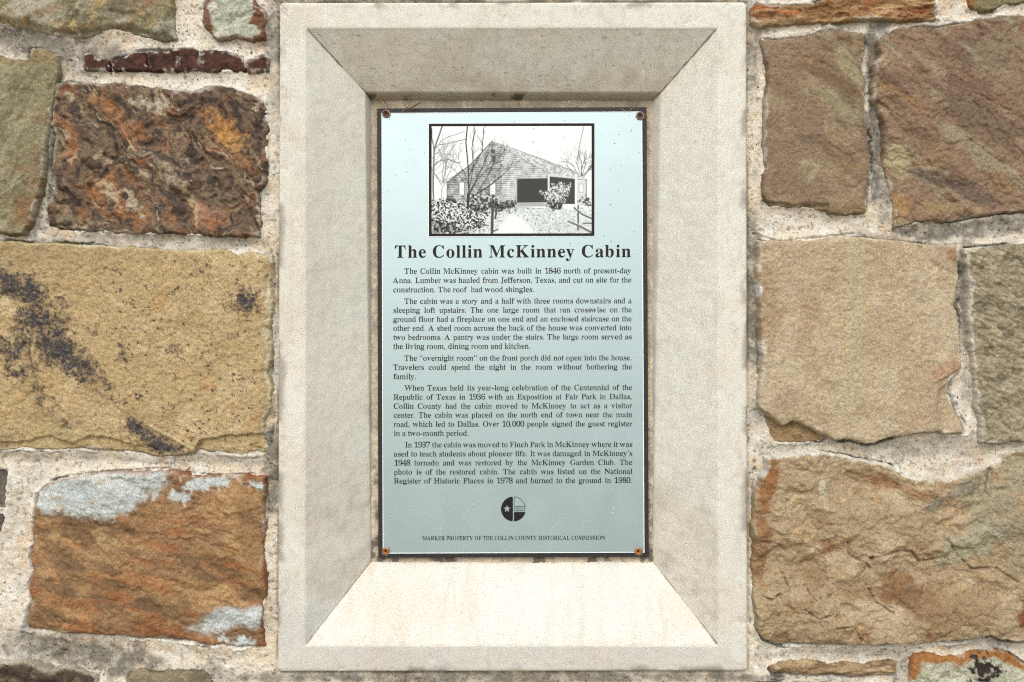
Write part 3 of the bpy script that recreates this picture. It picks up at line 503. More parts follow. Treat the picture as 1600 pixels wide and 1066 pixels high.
# ------------------------------------------------------------------ cast stone surround
YF = -.014
sur = empty('stone_surround', at(800, 1049, 0)); tag(sur, 'smooth cream cast stone surround with wide inward bevels framing the plaque', 'frame')
def ring(c, y, n, r=0.):
    """corner px TL,TR,BR,BL -> list of 4 sides each n points"""
    ys = y if isinstance(y, (list, tuple)) else [y] * 4
    P = [np.array(at(a, b, yy)) for (a, b), yy in zip(c, ys)]
    return P
def surround():
    o_ = FO; i1 = [(479,45),(1120.5,45),(1122,1008),(477.5,1008)]; i2 = [(571,144),(1033,144),(1019.5,877),(580.5,877)]; i3 = [(581.5,159.5),(1016,160),(1018.5,878),(582,878)]
    def ins(c, t): # move corners inwards t px
        return [(c[0][0]+t,c[0][1]+t),(c[1][0]-t,c[1][1]+t),(c[2][0]-t,c[2][1]-t),(c[3][0]+t,c[3][1]-t)]
    def lerp(a, b, t): return [(p[0]+(q[0]-p[0])*t, p[1]+(q[1]-p[1])*t) for p, q in zip(a, b)]
    key = [ring(ins(o_, 0), .06, 0), ring(ins(o_, 0), YF + .003, 0), ring(ins(o_, .8), YF + .0008, 0), ring(ins(o_, 2.5), YF, 0),
           ring(ins(i1, -3), YF, 0), ring(ins(i1, -1), YF + .0003, 0), ring(ins(i1, 2.2), YF + .0023, 0),
           ring(i2, [.043,.043,.067,.067], 0), ring(i3, .070, 0), ring(ins(i3, 3), .071, 0)]
    sub = [3, 1, 1, 12, 1, 2, 44, 6, 1]
    rings = []; seg = []
    for a in range(len(key) - 1):
        for j in range(sub[a]):
            t = j / sub[a]; rings.append([key[a][q] * (1 - t) + key[a+1][q] * t for q in range(4)]); seg.append(a + t)
    rings.append(key[-1]); seg.append(9.)
    nr = len(rings); objs = []
    names = ['head', 'jamb', 'sill', 'jamb']
    for side in range(4):
        n = 300; a, b = side, (side + 1) % 4
        T = np.linspace(0, 1, n); T = T + .0 * T; T = np.concatenate([np.linspace(0, .011, 9)[:-1], np.linspace(.011, .989, n - 16), np.linspace(.989, 1, 9)[1:]])
        co = np.zeros((nr, n, 3))
        for i in range(nr):
            co[i] = rings[i][a][None] * (1 - T[:, None]) + rings[i][b][None] * T[:, None]
        co = co.reshape(-1, 3); S_ = np.repeat(np.array(seg), n); TT = np.tile(T, nr)
        idx = np.arange(nr * n).reshape(nr, n); f = np.stack([idx[:-1, :-1].ravel(), idx[1:, :-1].ravel(), idx[1:, 1:].ravel(), idx[:-1, 1:].ravel()], 1)
        # worn round corners on the outer arris
        Pa, Pb = rings[0][a], rings[0][b]; Ls = np.linalg.norm((Pb - Pa)[[0, 2]]); al = (Pb - Pa) / Ls; al[1] = 0; inn = np.array([al[2], 0, -al[0]])
        for flip in (0, 1):
            s_ = (TT if not flip else 1 - TT) * Ls * 1000; R0 = 7.; w_ = (s_ < R0) & (S_ < 4); th = np.radians(45 + 45 * s_ / R0); fade = sm(4.0, 3.0, S_)
            dx = (R0 - R0 * np.cos(th) - s_) * fade * w_ / 1000; dy = (R0 - R0 * np.sin(th)) * fade * w_ / 1000
            co += dx[:, None] * al * (1 if not flip else -1) + dy[:, None] * inn
        X = co[:, 0] * 1000 + 800; Y = 533 - (co[:, 2] - ZC) * 1000; Z = co[:, 1] * 1000
        U = X; V = Y + Z * .3
        n1 = fbm(U, V, 120, 4, 501); n2 = fbm(U, V, 30, 4, 502); n3 = fbm(U, V, 9, 3, 503)
        c = np.ones((len(X), 1)) * rgb(223, 220, 205)
        c = mix(c, rgb(226,221,206), sm(0, .8, n1) * .6); c = mix(c, rgb(210,198,178), sm(0, .8, -n1 + .3 * n2) * .4); c = mix(c, rgb(220,206,186), sm(.1, .8, fbm(U, V, 70, 4, 504)) * .35)
        c = mix(c, c * .93, sm(.0, .6, n3))
        dm = np.minimum(TT, 1 - TT) * np.where(side % 2 == 0, 640, 960)      # distance from the mitres
        low = sm(640, 1010, Y)
        gm = sm(3.5, .6, dm + 1.2 * n3) * (S_ > 5.6) * (.35 + .45 * sm(0, .4, n2 + .3)); c = mix(c, rgb(92, 80, 64), gm)
        if side == 0:
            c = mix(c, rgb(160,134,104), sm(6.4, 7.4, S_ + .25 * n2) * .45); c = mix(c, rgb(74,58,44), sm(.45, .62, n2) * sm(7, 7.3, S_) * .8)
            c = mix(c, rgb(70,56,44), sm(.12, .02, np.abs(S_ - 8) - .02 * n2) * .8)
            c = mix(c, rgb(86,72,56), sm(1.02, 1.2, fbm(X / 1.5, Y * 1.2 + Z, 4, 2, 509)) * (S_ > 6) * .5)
        else:
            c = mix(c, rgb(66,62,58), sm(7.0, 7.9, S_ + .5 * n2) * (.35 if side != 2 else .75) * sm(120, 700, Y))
        if side in (1, 3):
            c = mix(c, rgb(176,152,124), low * sm(-.6, 1.2, n2 + .4 * n3) * .42 * sm(5.2, 5.8, S_)); c = mix(c, rgb(186,184,178), low * sm(-.9, 1.2, n1 + .5 * n2) * .5)
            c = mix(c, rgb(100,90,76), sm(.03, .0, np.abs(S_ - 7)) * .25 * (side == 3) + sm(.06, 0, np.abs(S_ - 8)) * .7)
        if side == 2:
            c = mix(c, rgb(232,224,210), sm(5.9, 6.2, S_) * .6); c = mix(c, rgb(228,196,168), sm(.0, .6, fbm(U, V, 60, 4, 511)) * sm(5.9, 6.2, S_) * .3)
            c = mix(c, rgb(196,166,136), sm(.35, .0, np.abs(S_ - 5.6)) * .5 * sm(-.3, .3, n2)); c = mix(c, rgb(208,214,220), sm(.1, .9, fbm(X, Y, 22, 6, 512, .7)) * (S_ < 5) * .6 * sm(0, 70, dm))
            c = mix(c, rgb(186,178,168), (S_ < 5) * .4)
        # dark weather line round the outer arris
        c = mix(c, rgb(120,112,100), sm(3.25, 3.0, S_ + .12 * n2) * sm(0, .5, fbm(X, Y, 50, 3, 513)) * .6)
        st = fbm(X / 1.0, Y / 9, 9, 4, 540); c = mix(c, rgb(198,186,166), sm(.1, .9, st) * .18 * (S_ > 3)); c = mix(c, rgb(150,140,124), sm(.5, 1.0, fbm(X, Y / 5, 16, 5, 541, .6)) * .15)
        # worn arrises: nicks and a slight waver
        wv_ = fbm(X, Y, 26, 4, 550 + side, .6); nick = sm(.55, .9, fbm(X, Y, 14, 4, 560 + side, .6))
        at_o = sm(1.6, .2, np.abs(S_ - 2.4)); at_i = sm(.5, .0, np.abs(S_ - 5.3)); co += inn * ((.45 * wv_ * at_o) / 1000)[:, None]; co[:, 1] += (2.2 * nick * at_o + .9 * nick * at_i + .35 * wv_ * at_i) / 1000
        c = mix(c, rgb(196,182,160), nick * at_o * .6)
        co[:, 1] += (.35 * n2 + .25 * n3) / 1000 * (S_ > 3) * (S_ < 7.9)
        if side == 0: co[:, 1] += 0
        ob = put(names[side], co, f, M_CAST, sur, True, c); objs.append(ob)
    # niche back behind the plaque
    xs = np.arange(566, 1034, 2.); ys = np.arange(146, 890, 2.); X, Y = np.meshgrid(xs, ys); nx, ny = len(xs), len(ys); X = X.ravel(); Y = Y.ravel()
    f, u = gridfaces(nx, ny, ~((X > 620) & (X < 985) & (Y > 200) & (Y < 840))); X, Y = X[u], Y[u]
    n2 = fbm(X, Y, 14, 4, 520); n3 = fbm(X, Y, 5, 3, 521)
    bead = sm(12, 2, np.minimum(np.minimum(np.abs(X - 580), np.abs(X - 1021)), np.minimum(np.abs(Y - 158), np.abs(Y - 880))))
    s = (D + .068) / D / 1000; co = np.stack([(X - 800) * s, .0685 - (1.2 * n2 + .8 * n3 + 2.4 * bead) / 1000, ZC + (533 - Y) * s], 1)
    c = np.ones((len(X), 1)) * rgb(208,188,162); c = mix(c, rgb(226,208,180), sm(0, .5, n2) * sm(-.5, .5, n3)); 
    c = mix(c, rgb(70,66,60), sm(-.1, .6, fbm(X, Y, 22, 3, 522) + .4 * n3) * (.25 + .55 * sm(600, 860, Y)))
    put('niche_back', co, f, M_MORTAR, sur, True, c)
    v = [at(600, 180, .073), at(1000, 180, .073), at(1000, 860, .073), at(600, 860, .073)]
    w = mat('niche_core', rgb(150,135,112), grain=300, rough=.95); put('niche_core', v, [(3, 2, 1, 0)], w, sur)
surround()

# ------------------------------------------------------------------ plaque
YP = .0585        # front of the panel
def pl(px, py, up=0.0):           # print position on the panel, with its slight tilt
    return at(px, py - (px - 800) * .0026, YP - up)
plaque = empty('historical_marker', at(802, 871, .064)); tag(plaque, 'pale blue metal marker plaque with a cabin photo and black serif text inside the niche', 'plaque')
def panel_mat():
    m = bpy.data.materials.new('brushed_panel'); m.use_nodes = True; n = m.node_tree; p = n.nodes['Principled BSDF']
    p.inputs['Metallic'].default_value = .75; p.inputs['Base Color'].default_value = (.62, .76, .78, 1)
    geo = n.nodes.new('ShaderNodeNewGeometry')
    mp = n.nodes.new('ShaderNodeMapping'); mp.inputs['Scale'].default_value = (6, 1, 900); n.links.new(geo.outputs['Position'], mp.inputs['Vector'])
    t = n.nodes.new('ShaderNodeTexNoise'); t.inputs['Scale'].default_value = 1; t.inputs['Detail'].default_value = 3; n.links.new(mp.outputs[0], t.inputs['Vector'])
    b = n.nodes.new('ShaderNodeBump'); b.inputs['Strength'].default_value = .02; b.inputs['Distance'].default_value = .001; n.links.new(t.outputs[0], b.inputs['Height']); n.links.new(b.outputs[0], p.inputs['Normal'])
    t2 = n.nodes.new('ShaderNodeTexNoise'); t2.inputs['Scale'].default_value = 22; t2.inputs['Detail'].default_value = 5; n.links.new(geo.outputs['Position'], t2.inputs['Vector'])
    mr = n.nodes.new('ShaderNodeMapRange'); mr.inputs['To Min'].default_value = .40; mr.inputs['To Max'].default_value = .56; n.links.new(t2.outputs[0], mr.inputs[0]); n.links.new(mr.outputs[0], p.inputs['Roughness'])
    mx = n.nodes.new('ShaderNodeMix'); mx.data_type = 'RGBA'; mx.inputs[6].default_value = (.34, .452, .485, 1); mx.inputs[7].default_value = (.365, .472, .50, 1)
    n.links.new(t2.outputs[0], mx.inputs[0]); n.links.new(mx.outputs[2], p.inputs['Base Color'])
    return m
M_PANEL = panel_mat()
M_INK = mat('black_ink', (.014, .014, .013), rough=.55, spec=.12, grain=900, gcol=.15)
M_BORDER = mat('worn_black_border', (.020, .021, .021), rough=.55, spec=.25, grain=240, gcol=.5)
M_SCR = mat('scratch_mark', (.40, .49, .50), rough=.5, grain=300, gcol=.2)
M_WHITE = mat('pale_line', (.72, .82, .83), rough=.5, grain=300, gcol=.05)
def slab(name, quad, y0, y1, m, parent):     # quad px TL TR BR BL
    a = [at(x, y, y0) for x, y in quad]; b = [(p[0], y1, p[2]) for p in a]
    return put(name, a + b, [(3,2,1,0),(4,5,6,7),(0,1,5,4),(1,2,6,5),(2,3,7,6),(3,0,4,7)], m, parent)
OUT = [(589.5,170),(1010,167.8),(1013.5,869.6),(591.5,871.3)]; INN = [(596,176.5),(1003.5,174.2),(1007,863.6),(598,865.2)]
slab('panel', OUT, YP, YP + .004, M_PANEL, plaque)
def frame_strip(name, a, b, up, m):
    v = [at(x, y, YP - up) for x, y in a] + [at(x, y, YP - up) for x, y in b]
    v += [(p[0], YP - .00002, p[2]) for p in v]
    f = [(i, i + 4, (i + 1) % 4 + 4, (i + 1) % 4) for i in range(4)] + [(i, (i + 1) % 4, (i + 1) % 4 + 8, i + 8) for i in range(4)] + [(i + 4, i + 12, (i + 1) % 4 + 12, (i + 1) % 4 + 4) for i in range(4)]
    return put(name, v, f, m, plaque)
frame_strip('border', [(589.2,169.7),(1010.3,167.5),(1013.8,869.9),(591.2,871.6)], INN, .0005, M_BORDER)
def inset(q, t): return [(q[0][0]+t,q[0][1]+t),(q[1][0]-t,q[1][1]+t),(q[2][0]-t,q[2][1]-t),(q[3][0]+t,q[3][1]-t)]
frame_strip('border_line', INN, inset(INN, 1.1), .0003, M_WHITE)
# cabin picture ------------------------------------------------------
def cabin():
    x0, x1, y0, y1 = 343, 1252, 132, 747; st = 2.7
    xs = np.arange(x0, x1 + st, st); ys = np.arange(y0, y1 + st, st); X, Y = np.meshgrid(xs, ys); nx, ny = len(xs), len(ys); X = X.ravel(); Y = Y.ravel()
    rs = random.Random(4)
    v = .93 + .02 * fbm(X, Y, 100, 3, 600)
    def fill(poly, val, w=3.):
        nonlocal v; m = sm(-w / 2, w / 2, sdf(X, Y, poly)); v = v * (1 - m) + val * m
    def line(pts, w, val=.12, q=1.):
        nonlocal v
        P = np.array(pts); lo = P.min(0) - w - 4; hi = P.max(0) + w + 4
        i = np.where((X > lo[0]) & (X < hi[0]) & (Y > lo[1]) & (Y < hi[1]))[0]
        if len(i) == 0: return
        m = sm(w / 2 + 1.6, w / 2 - 1.0, pdist(X[i], Y[i], pts)) * q * min(1, .45 + w / 5); v[i] = v[i] * (1 - m) + val * m
    def branch(x, y, a, L, w, dep, val=.15, up=.12):
        pts = [(x, y)]
        for i in range(4):
            a += rs.uniform(-.22, .22); a += (-1.57 - a) * up; x += math.cos(a) * L / 4; y += math.sin(a) * L / 4; pts.append((x, y))
            if dep > 0 and i > 0: branch(x, y, a + rs.choice((-1, 1)) * rs.uniform(.3, .8), L * .62, w * .6, dep - 1, val, up)
        line(pts, w, val)
    # distant trees at the right
    for i in range(9): branch(1200 + rs.uniform(-8, 8), 425, -1.57 + rs.uniform(-1.1, 1.1), 95, 3.2, 2, .3, .02)
    branch(1100, 380, -1.2, 80, 2, 2, .55); branch(1120, 390, -1.9, 80, 2, 2, .55); branch(940, 305, -1.2, 26, 2, 1, .6)
    line([(1183, 320), (1180, 270), (1190, 215), (1207, 140)], 3.5, .4); branch(1182, 300, -1.9, 60, 2, 1, .5)
    # left trees
    line([(356, 600), (352, 480), (353, 380), (358, 270), (372, 225), (388, 180), (403, 134)], 9, .32); line([(358, 270), (345, 205), (345, 150)], 5, .2)
    line([(360, 265), (385, 240), (430, 235), (480, 222), (535, 210)], 3.5, .3); line([(385, 240), (400, 215), (440, 195), (490, 180), (530, 165)], 3, .35)
    line([(358, 360), (372, 340), (400, 328), (440, 325), (500, 345)], 4.5, .22); line([(358, 290), (390, 285), (420, 295), (470, 300)], 2.5, .4)
    line([(400, 545), (402, 490), (430, 440), (470, 420), (520, 380)], 5, .5); line([(400, 470), (375, 430), (358, 400)], 4, .4)
    for a in (-2.2, -1.8, -1.4, -1.1, -.8): branch(408, 460, a, 150, 3.4, 2, .42)
    for i in range(5): branch(358, 300 + 30 * i, -.7 + rs.uniform(-.3, .3), 90, 2.4, 2, .45)
    # house
    wallp = [(430, 452), (560, 355), (685, 224), (1012, 405), (1012, 432), (826, 434), (826, 590), (428, 560)]
    m = sm(-1, 1, sdf(X, Y, wallp)); yy = Y - np.maximum(X - 700, 0) * .055 * sm(560, 300, Y) * -1.
    yy = Y - (X - 640) * .11 * np.clip((520 - Y) / 260, -.3, 1.2)
    sid = .66 + .12 * fbm(X, Y, 20, 3, 601) + .13 * np.where(X > 740, 1, .6) * np.sin(yy * 6.283 / 12.5) - .12 * (X < 740); sid = np.where(sid < .5, sid * .75, sid)
    v = v * (1 - m) + np.clip(sid, .1, .95) * m
    fill([(685, 222), (780, 250), (1000, 330), (1160, 400), (1222, 436), (1015, 408), (900, 340)], .68); rm = sdf(X, Y, [(685, 222), (780, 250), (1000, 330), (1160, 400), (1222, 436), (1015, 408), (900, 340)]) > 0
    v = np.where(rm, v + .22 * fbm(X, Y * 1.5, 8, 3, 602), v)
    line([(685, 222), (780, 254), (900, 298), (1000, 334), (1160, 402)], 2, .35); line([(685, 224), (1015, 408)], 3.2, .42); line([(428, 456), (560, 356), (685, 222)], 4, .2)
    line([(430, 452), (432, 560)], 3, .3)
    for wx, wy, ww, wh in ((500, 455, 30, 72), (674, 450, 34, 76)):
        fill([(wx - 5, wy - 5), (wx + ww + 3, wy - 5), (wx + ww + 3, wy + wh), (wx - 5, wy + wh)], .38); fill([(wx + 2, wy), (wx + ww - 3, wy), (wx + ww - 3, wy + wh - 3), (wx + 2, wy + wh - 3)], .93)
        line([(wx + ww / 2, wy), (wx + ww / 2, wy + wh)], 1.6, .6); line([(wx, wy + wh / 2), (wx + ww, wy + wh / 2)], 1.6, .6)
    fill([(680, 268), (705, 268), (703, 292), (682, 290)], .22); fill([(684, 306), (708, 302), (706, 338), (686, 340)], .22)
    fill([(1012, 418), (1160, 436), (1160, 580), (1012, 575)], .17); fill([(1012, 408), (1222, 432), (1222, 442), (1012, 422)], .75); line([(1012, 424), (1222, 444)], 2.5, .2)
    fill([(1168, 446), (1222, 446), (1222, 590), (1168, 590)], .78); fill([(1178, 462), (1206, 462), (1206, 515), (1178, 515)], .6); fill([(1183, 468), (1202, 468), (1202, 510), (1183, 510)], .9); line([(1222, 440), (1222, 560)], 3, .2)
    fill([(824, 430), (1006, 428), (1006, 572), (824, 574)], .60); fill([(829, 435), (1002, 432), (1002, 568), (829, 570)], .16)
    fill([(822, 572), (986, 572), (986, 592), (822, 594)], .58); fill([(812, 596), (1042, 604), (1038, 616), (900, 608), (814, 606)], .22)
    fill([(1004, 408), (1014, 408), (1014, 575), (1004, 575)], .80); fill([(1157, 408), (1169, 408), (1169, 590), (1157, 590)], .92)
    # yard
    gy = 600 + 6 * fbm(X, Y, 30, 3, 603); gm = sm(-4, 4, Y - gy); gt = .86 - .20 * sm(.05, .4, fbm(X, Y, 6, 4, 604)) - .35 * sm(.25, .6, fbm(X, Y, 7, 4, 605, .7)) * sm(0, 1, blob(X, Y, 860, 670, 250, 90, 12) + .6)
    v = v * (1 - gm) + gt * gm; fill([(780, 640), (850, 650), (930, 745), (700, 745)], .93, 30)
    def bush(poly, lo, hi, s, seed, th=.0, soft=12):
        nonlocal v; m = sm(-soft / 2, soft / 2, sdf(X, Y, poly) + 16 * fbm(X, Y, 14, 3, seed)); t = np.where(fbm(X, Y, s, 3, seed + 1) > th, hi, lo); v = v * (1 - m) + (t + .12 * fbm(X, Y, 5, 2, seed + 2)) * m
    bush([(560, 520), (640, 515), (720, 530), (815, 560), (815, 610), (700, 620), (560, 600)], .2, .66, 10, 610, .0)
    bush([(690, 560), (815, 575), (812, 608), (700, 612)], .12, .3, 9, 613, .25)
    bush([(343, 560), (420, 548), (500, 560), (580, 590), (650, 650), (630, 720), (520, 747), (343, 747)], .15, .84, 6.5, 616, .05)
    bush([(343, 660), (450, 690), (560, 745), (343, 747)], .12, .5, 10, 619, .2); bush([(415, 545), (470, 538), (500, 560), (440, 575)], .15, .4, 9, 622, .2); bush([(560, 580), (680, 590), (660, 640), (560, 610)], .12, .5, 9, 624, .2)
    bush([(965, 515), (1005, 490), (1060, 455), (1130, 462), (1130, 505), (1105, 555), (1075, 600), (1005, 600), (990, 550)], .3, .8, 6, 626, .0); bush([(1000, 560), (1090, 560), (1075, 612), (1005, 608)], .12, .55, 8, 629, .2)
    bush([(1180, 545), (1245, 535), (1250, 585), (1185, 590)], .2, .7, 9, 632, .1)
    # big bare tree before the house
    line([(548, 598), (552, 560), (556, 530), (553, 440), (552, 380), (545, 300), (538, 230), (546, 140)], 7, .16); line([(548, 600), (552, 520)], 15, .14)
    for p, w in (([(556, 550), (600, 520), (650, 490), (700, 450), (740, 420)], 6), ([(556, 530), (590, 460), (610, 410), (640, 350), (660, 300)], 5), ([(554, 500), (570, 430), (580, 350), (572, 260), (590, 160)], 4.5), ([(556, 420), (590, 350), (630, 280), (640, 145)], 4), ([(553, 520), (580, 470), (640, 400), (700, 350), (745, 330)], 4), ([(552, 470), (530, 400), (505, 360)], 3), ([(600, 520), (650, 440), (680, 380), (700, 340)], 4), ([(620, 500), (680, 470), (760, 400)], 3), ([(553, 430), (520, 440), (500, 415)], 3)):
        line(p, w, .17)
        for q in p[2:]: branch(q[0], q[1], math.atan2(p[-1][1] - p[0][1], p[-1][0] - p[0][0]) + rs.uniform(-.4, .4), 70, 2.4, 2, .25, .1)
    # split rail fence
    line([(690, 590), (686, 740)], 15, .2); line([(712, 600), (706, 660)], 10, .2); line([(610, 688), (665, 700)], 7, .3); line([(600, 625), (640, 622)], 6, .3); line([(690, 735), (720, 722)], 7, .25)
    line([(1176, 590), (1175, 728)], 9, .28); line([(1155, 600), (1200, 635), (1253, 660)], 13, .3); line([(1158, 597), (1200, 630), (1253, 655)], 4, .8); line([(1125, 678), (1180, 700), (1250, 740)], 13, .32); line([(1127, 674), (1180, 694), (1245, 728)], 4, .8); line([(1205, 690), (1253, 688)], 8, .35)
    line([(490, 745), (590, 722)], 7, .7)
    v = np.clip(v, .10, .95)
    co = np.array([pl(580 + a / 3.636, 160 + b / 3.636 + .0, .0007) for a, b in zip(X, Y)])
    lo_, hi_ = np.array([.020, .020, .018]), np.array([.60, .68, .68]); t = ((v - .1) / .85)[:, None] ** 1.35
    f, u = gridfaces(nx, ny, np.ones(len(X), bool))
    m_ = mat('photo_print', attr=True, rough=.42, spec=.15, metal=.2)
    put('photo_print', co, f, m_, plaque, False, lo_ * (1 - t) + hi_ * t)
cabin()
def fs(name, a, b, up, m):
    v = [pl(x, y, up) for x, y in a] + [pl(x, y, up) for x, y in b]
    f = [(i, i + 4, (i + 1) % 4 + 4, (i + 1) % 4) for i in range(4)]
    return put(name, v, f, m, plaque)
def box4(x0, y0, x1, y1): return [(x0, y0), (x1, y0), (x1, y1), (x0, y1)]
fs('photo_border', box4(670, 193, 929, 369.2), box4(674.4, 197.2, 924.4, 365.0), .0009, M_INK)
fs('photo_border_line', box4(669.2, 192.2, 929.8, 370), box4(670, 193, 929, 369.2), .0009, M_WHITE)

# ------------------------------------------------------------------ lettering: serif capitals from Blender's own built-in glyphs
REG = dict(zip("ABCDEFGHIJKLMNOPQRSTUVWXYZ", [722,667,667,722,611,556,722,722,333,389,722,611,889,722,722,556,722,667,556,611,722,722,944,722,722,611]))
REG.update(zip("abcdefghijklmnopqrstuvwxyz", [444,500,444,500,444,333,500,500,278,278,500,278,778,500,500,500,500,333,389,278,500,500,722,500,500,444])); REG.update({c: 500 for c in "0123456789"})
REG.update({' ': 250, ',': 250, '.': 250, '-': 333, "'": 220, '“': 444, '”': 444})
BOLD = dict(REG); BOLD.update(zip("ABCDEFGHIJKLMNOPQRSTUVWXYZ", [722,667,722,722,667,611,778,778,389,500,778,667,944,722,778,611,778,722,556,667,722,722,1000,722,722,667])); BOLD.update(zip("abcdefghijklmnopqrstuvwxyz", [500,556,444,556,444,333,500,556,278,333,556,278,833,556,500,556,556,444,389,333,556,500,722,500,500,444]))
def uni(c):
    if 'A' <= c <= 'Z': return chr(0x1D400 + ord(c) - 65)
    if 'a' <= c <= 'z': return chr(0x1D41A + ord(c) - 97)
    if '0' <= c <= '9': return chr(0x1D7CE + ord(c) - 48)
    return c
_gl = {}
def outlines(c):
    cu = bpy.data.curves.new('g', 'FONT'); cu.body = uni(c); cu.size = 1; cu.fill_mode = 'NONE'; cu.resolution_u = 4
    ob = bpy.data.objects.new('g', cu); COL.objects.link(ob); bpy.context.view_layer.update()
    me = ob.evaluated_get(bpy.context.evaluated_depsgraph_get()).to_mesh()
    V = [tuple(v.co[:2]) for v in me.vertices]; adj = {i: [] for i in range(len(V))}
    for e in me.edges: adj[e.vertices[0]].append(e.vertices[1]); adj[e.vertices[1]].append(e.vertices[0])
    seen = set(); loops = []
    for i in adj:
        if i in seen or len(adj[i]) < 2: continue
        L = [i]; seen.add(i); cur = i
        while True:
            nx_ = [j for j in adj[cur] if j not in seen]
            if not nx_: break
            cur = nx_[0]; seen.add(cur); L.append(cur)
        if len(L) > 2: loops.append([V[j] for j in L])
    bpy.data.objects.remove(ob); bpy.data.curves.remove(cu); return loops
def area(L): return .5 * sum(L[i][0] * L[(i+1) % len(L)][1] - L[(i+1) % len(L)][0] * L[i][1] for i in range(len(L)))
def glyph(c, thin):
    """(vertices, triangles) of one glyph in em units; thin > 0 slims the upright strokes only"""
    if (c, thin) in _gl: return _gl[(c, thin)]
    loops = outlines(c) if (c, 'o') not in _gl else _gl[(c, 'o')]; _gl[(c, 'o')] = loops
    if thin:
        segs = [(L[i], L[(i + 1) % len(L)]) for L in loops for i in range(len(L))]
        dense = []
        for L in loops:
            N = []
            for i in range(len(L)):
                a, b = L[i], L[(i + 1) % len(L)]; k_ = max(1, int(math.hypot(b[0] - a[0], b[1] - a[1]) / .06)); N += [(a[0] + (b[0] - a[0]) * j / k_, a[1] + (b[1] - a[1]) * j / k_) for j in range(k_)]
            dense.append(N)
        def inside(x, y):
            q = False
            for a, b in segs:
                if (a[1] > y) != (b[1] > y) and x < (b[0] - a[0]) * (y - a[1]) / (b[1] - a[1]) + a[0]: q = not q
            return q
        def run(x, y, s):   # ink width from (x,y) going in direction s
            best = 9
            for a, b in segs:
                if (a[1] > y) != (b[1] > y):
                    t = ((b[0] - a[0]) * (y - a[1]) / (b[1] - a[1]) + a[0] - x) * s
                    if t > .004: best = min(best, t)
            return best
        out = []
        for L in dense:
            N = []; n = len(L)
            for i in range(n):
                a, p, b = L[i - 1], L[i], L[(i + 1) % n]; tx, ty = b[0] - a[0], b[1] - a[1]; l = math.hypot(tx, ty) + 1e-9
                nx_ = ty / l; y = p[1] + 1e-5
                if abs(nx_) > .15:
                    s = -1 if not inside(p[0] + .003 * (1 if nx_ > 0 else -1), y) else 1
                    s = (1 if nx_ > 0 else -1) * s
                    w = run(p[0], y, s); sh = thin * min(1, max(0, (w - .045) / .09)) if w < .3 else 0
                    N.append((p[0] + s * sh * abs(nx_), p[1]))
                else: N.append(p)
            out.append(N)
        loops = out
    cu = bpy.data.curves.new('g', 'CURVE'); cu.dimensions = '2D'; cu.fill_mode = 'BOTH'
    for L in loops:
        s = cu.splines.new('POLY'); s.points.add(len(L) - 1)
        for p, q in zip(s.points, L): p.co = (q[0], q[1], 0, 1)
        s.use_cyclic_u = True
    ob = bpy.data.objects.new('g', cu); COL.objects.link(ob); bpy.context.view_layer.update()
    me = ob.evaluated_get(bpy.context.evaluated_depsgraph_get()).to_mesh(); me.calc_loop_triangles()
    V = np.array([v.co[:2] for v in me.vertices] or [(0, 0)]); F = np.array([t.vertices[:] for t in me.loop_triangles]).reshape(-1, 3)
    bpy.data.objects.remove(ob); bpy.data.curves.remove(cu)
    _gl[(c, thin)] = (V, F); return V, F
H = glyph('H', 0)[0]; CAPH = H[:, 1].max() - 0; EM = .662 / CAPH      # makes one em match a cap height of .662
class Ink:
    def __init__(s): s.V = []; s.F = []; s.n = 0
    def text(s, t, x0, y, em, x1=None, bold=False, xs=1., track=0., justify=True):
        adv = BOLD if bold else REG; thin = 0 if bold else .024
        nat = sum(adv[c] for c in t) / 1000 * em * xs + track * (len(t) - 1); extra = 0; tr = track
        if x1 is not None:
            sp = t.count(' ')
            if justify and sp: extra = (x1 - x0 - nat) / sp
            else: tr = track + (x1 - x0 - nat) / (len(t) - 1)
        x = x0
        for c in t:
            if c != ' ':
                V, F = glyph(c, thin); sx = em * EM * xs * (adv[c] / BOLD[c]) * (1 if bold else 1.09); ox = 0 if bold else -.045 * adv[c] / 1000 * em * xs
                for q in range(1):
                    P = np.array([pl(x + ox + a * sx, y - b * em * EM, .0008) for a, b in V]); s.V.append(P); s.F.append(F[:, ::1] + s.n); s.n += len(P)
            x += adv[c] / 1000 * em * xs + tr + (extra if c == ' ' else 0)
        return x
    def done(s, name, m=None): return put(name, np.concatenate(s.V), np.concatenate(s.F), m or M_INK, plaque)
I_ = Ink(); I_.text('The Collin McKinney Cabin', 616.5, 402.2, 28.6, 986.5, bold=True, justify=False); I_.done('heading_lettering')
L, R_ = 614.5, 987.2
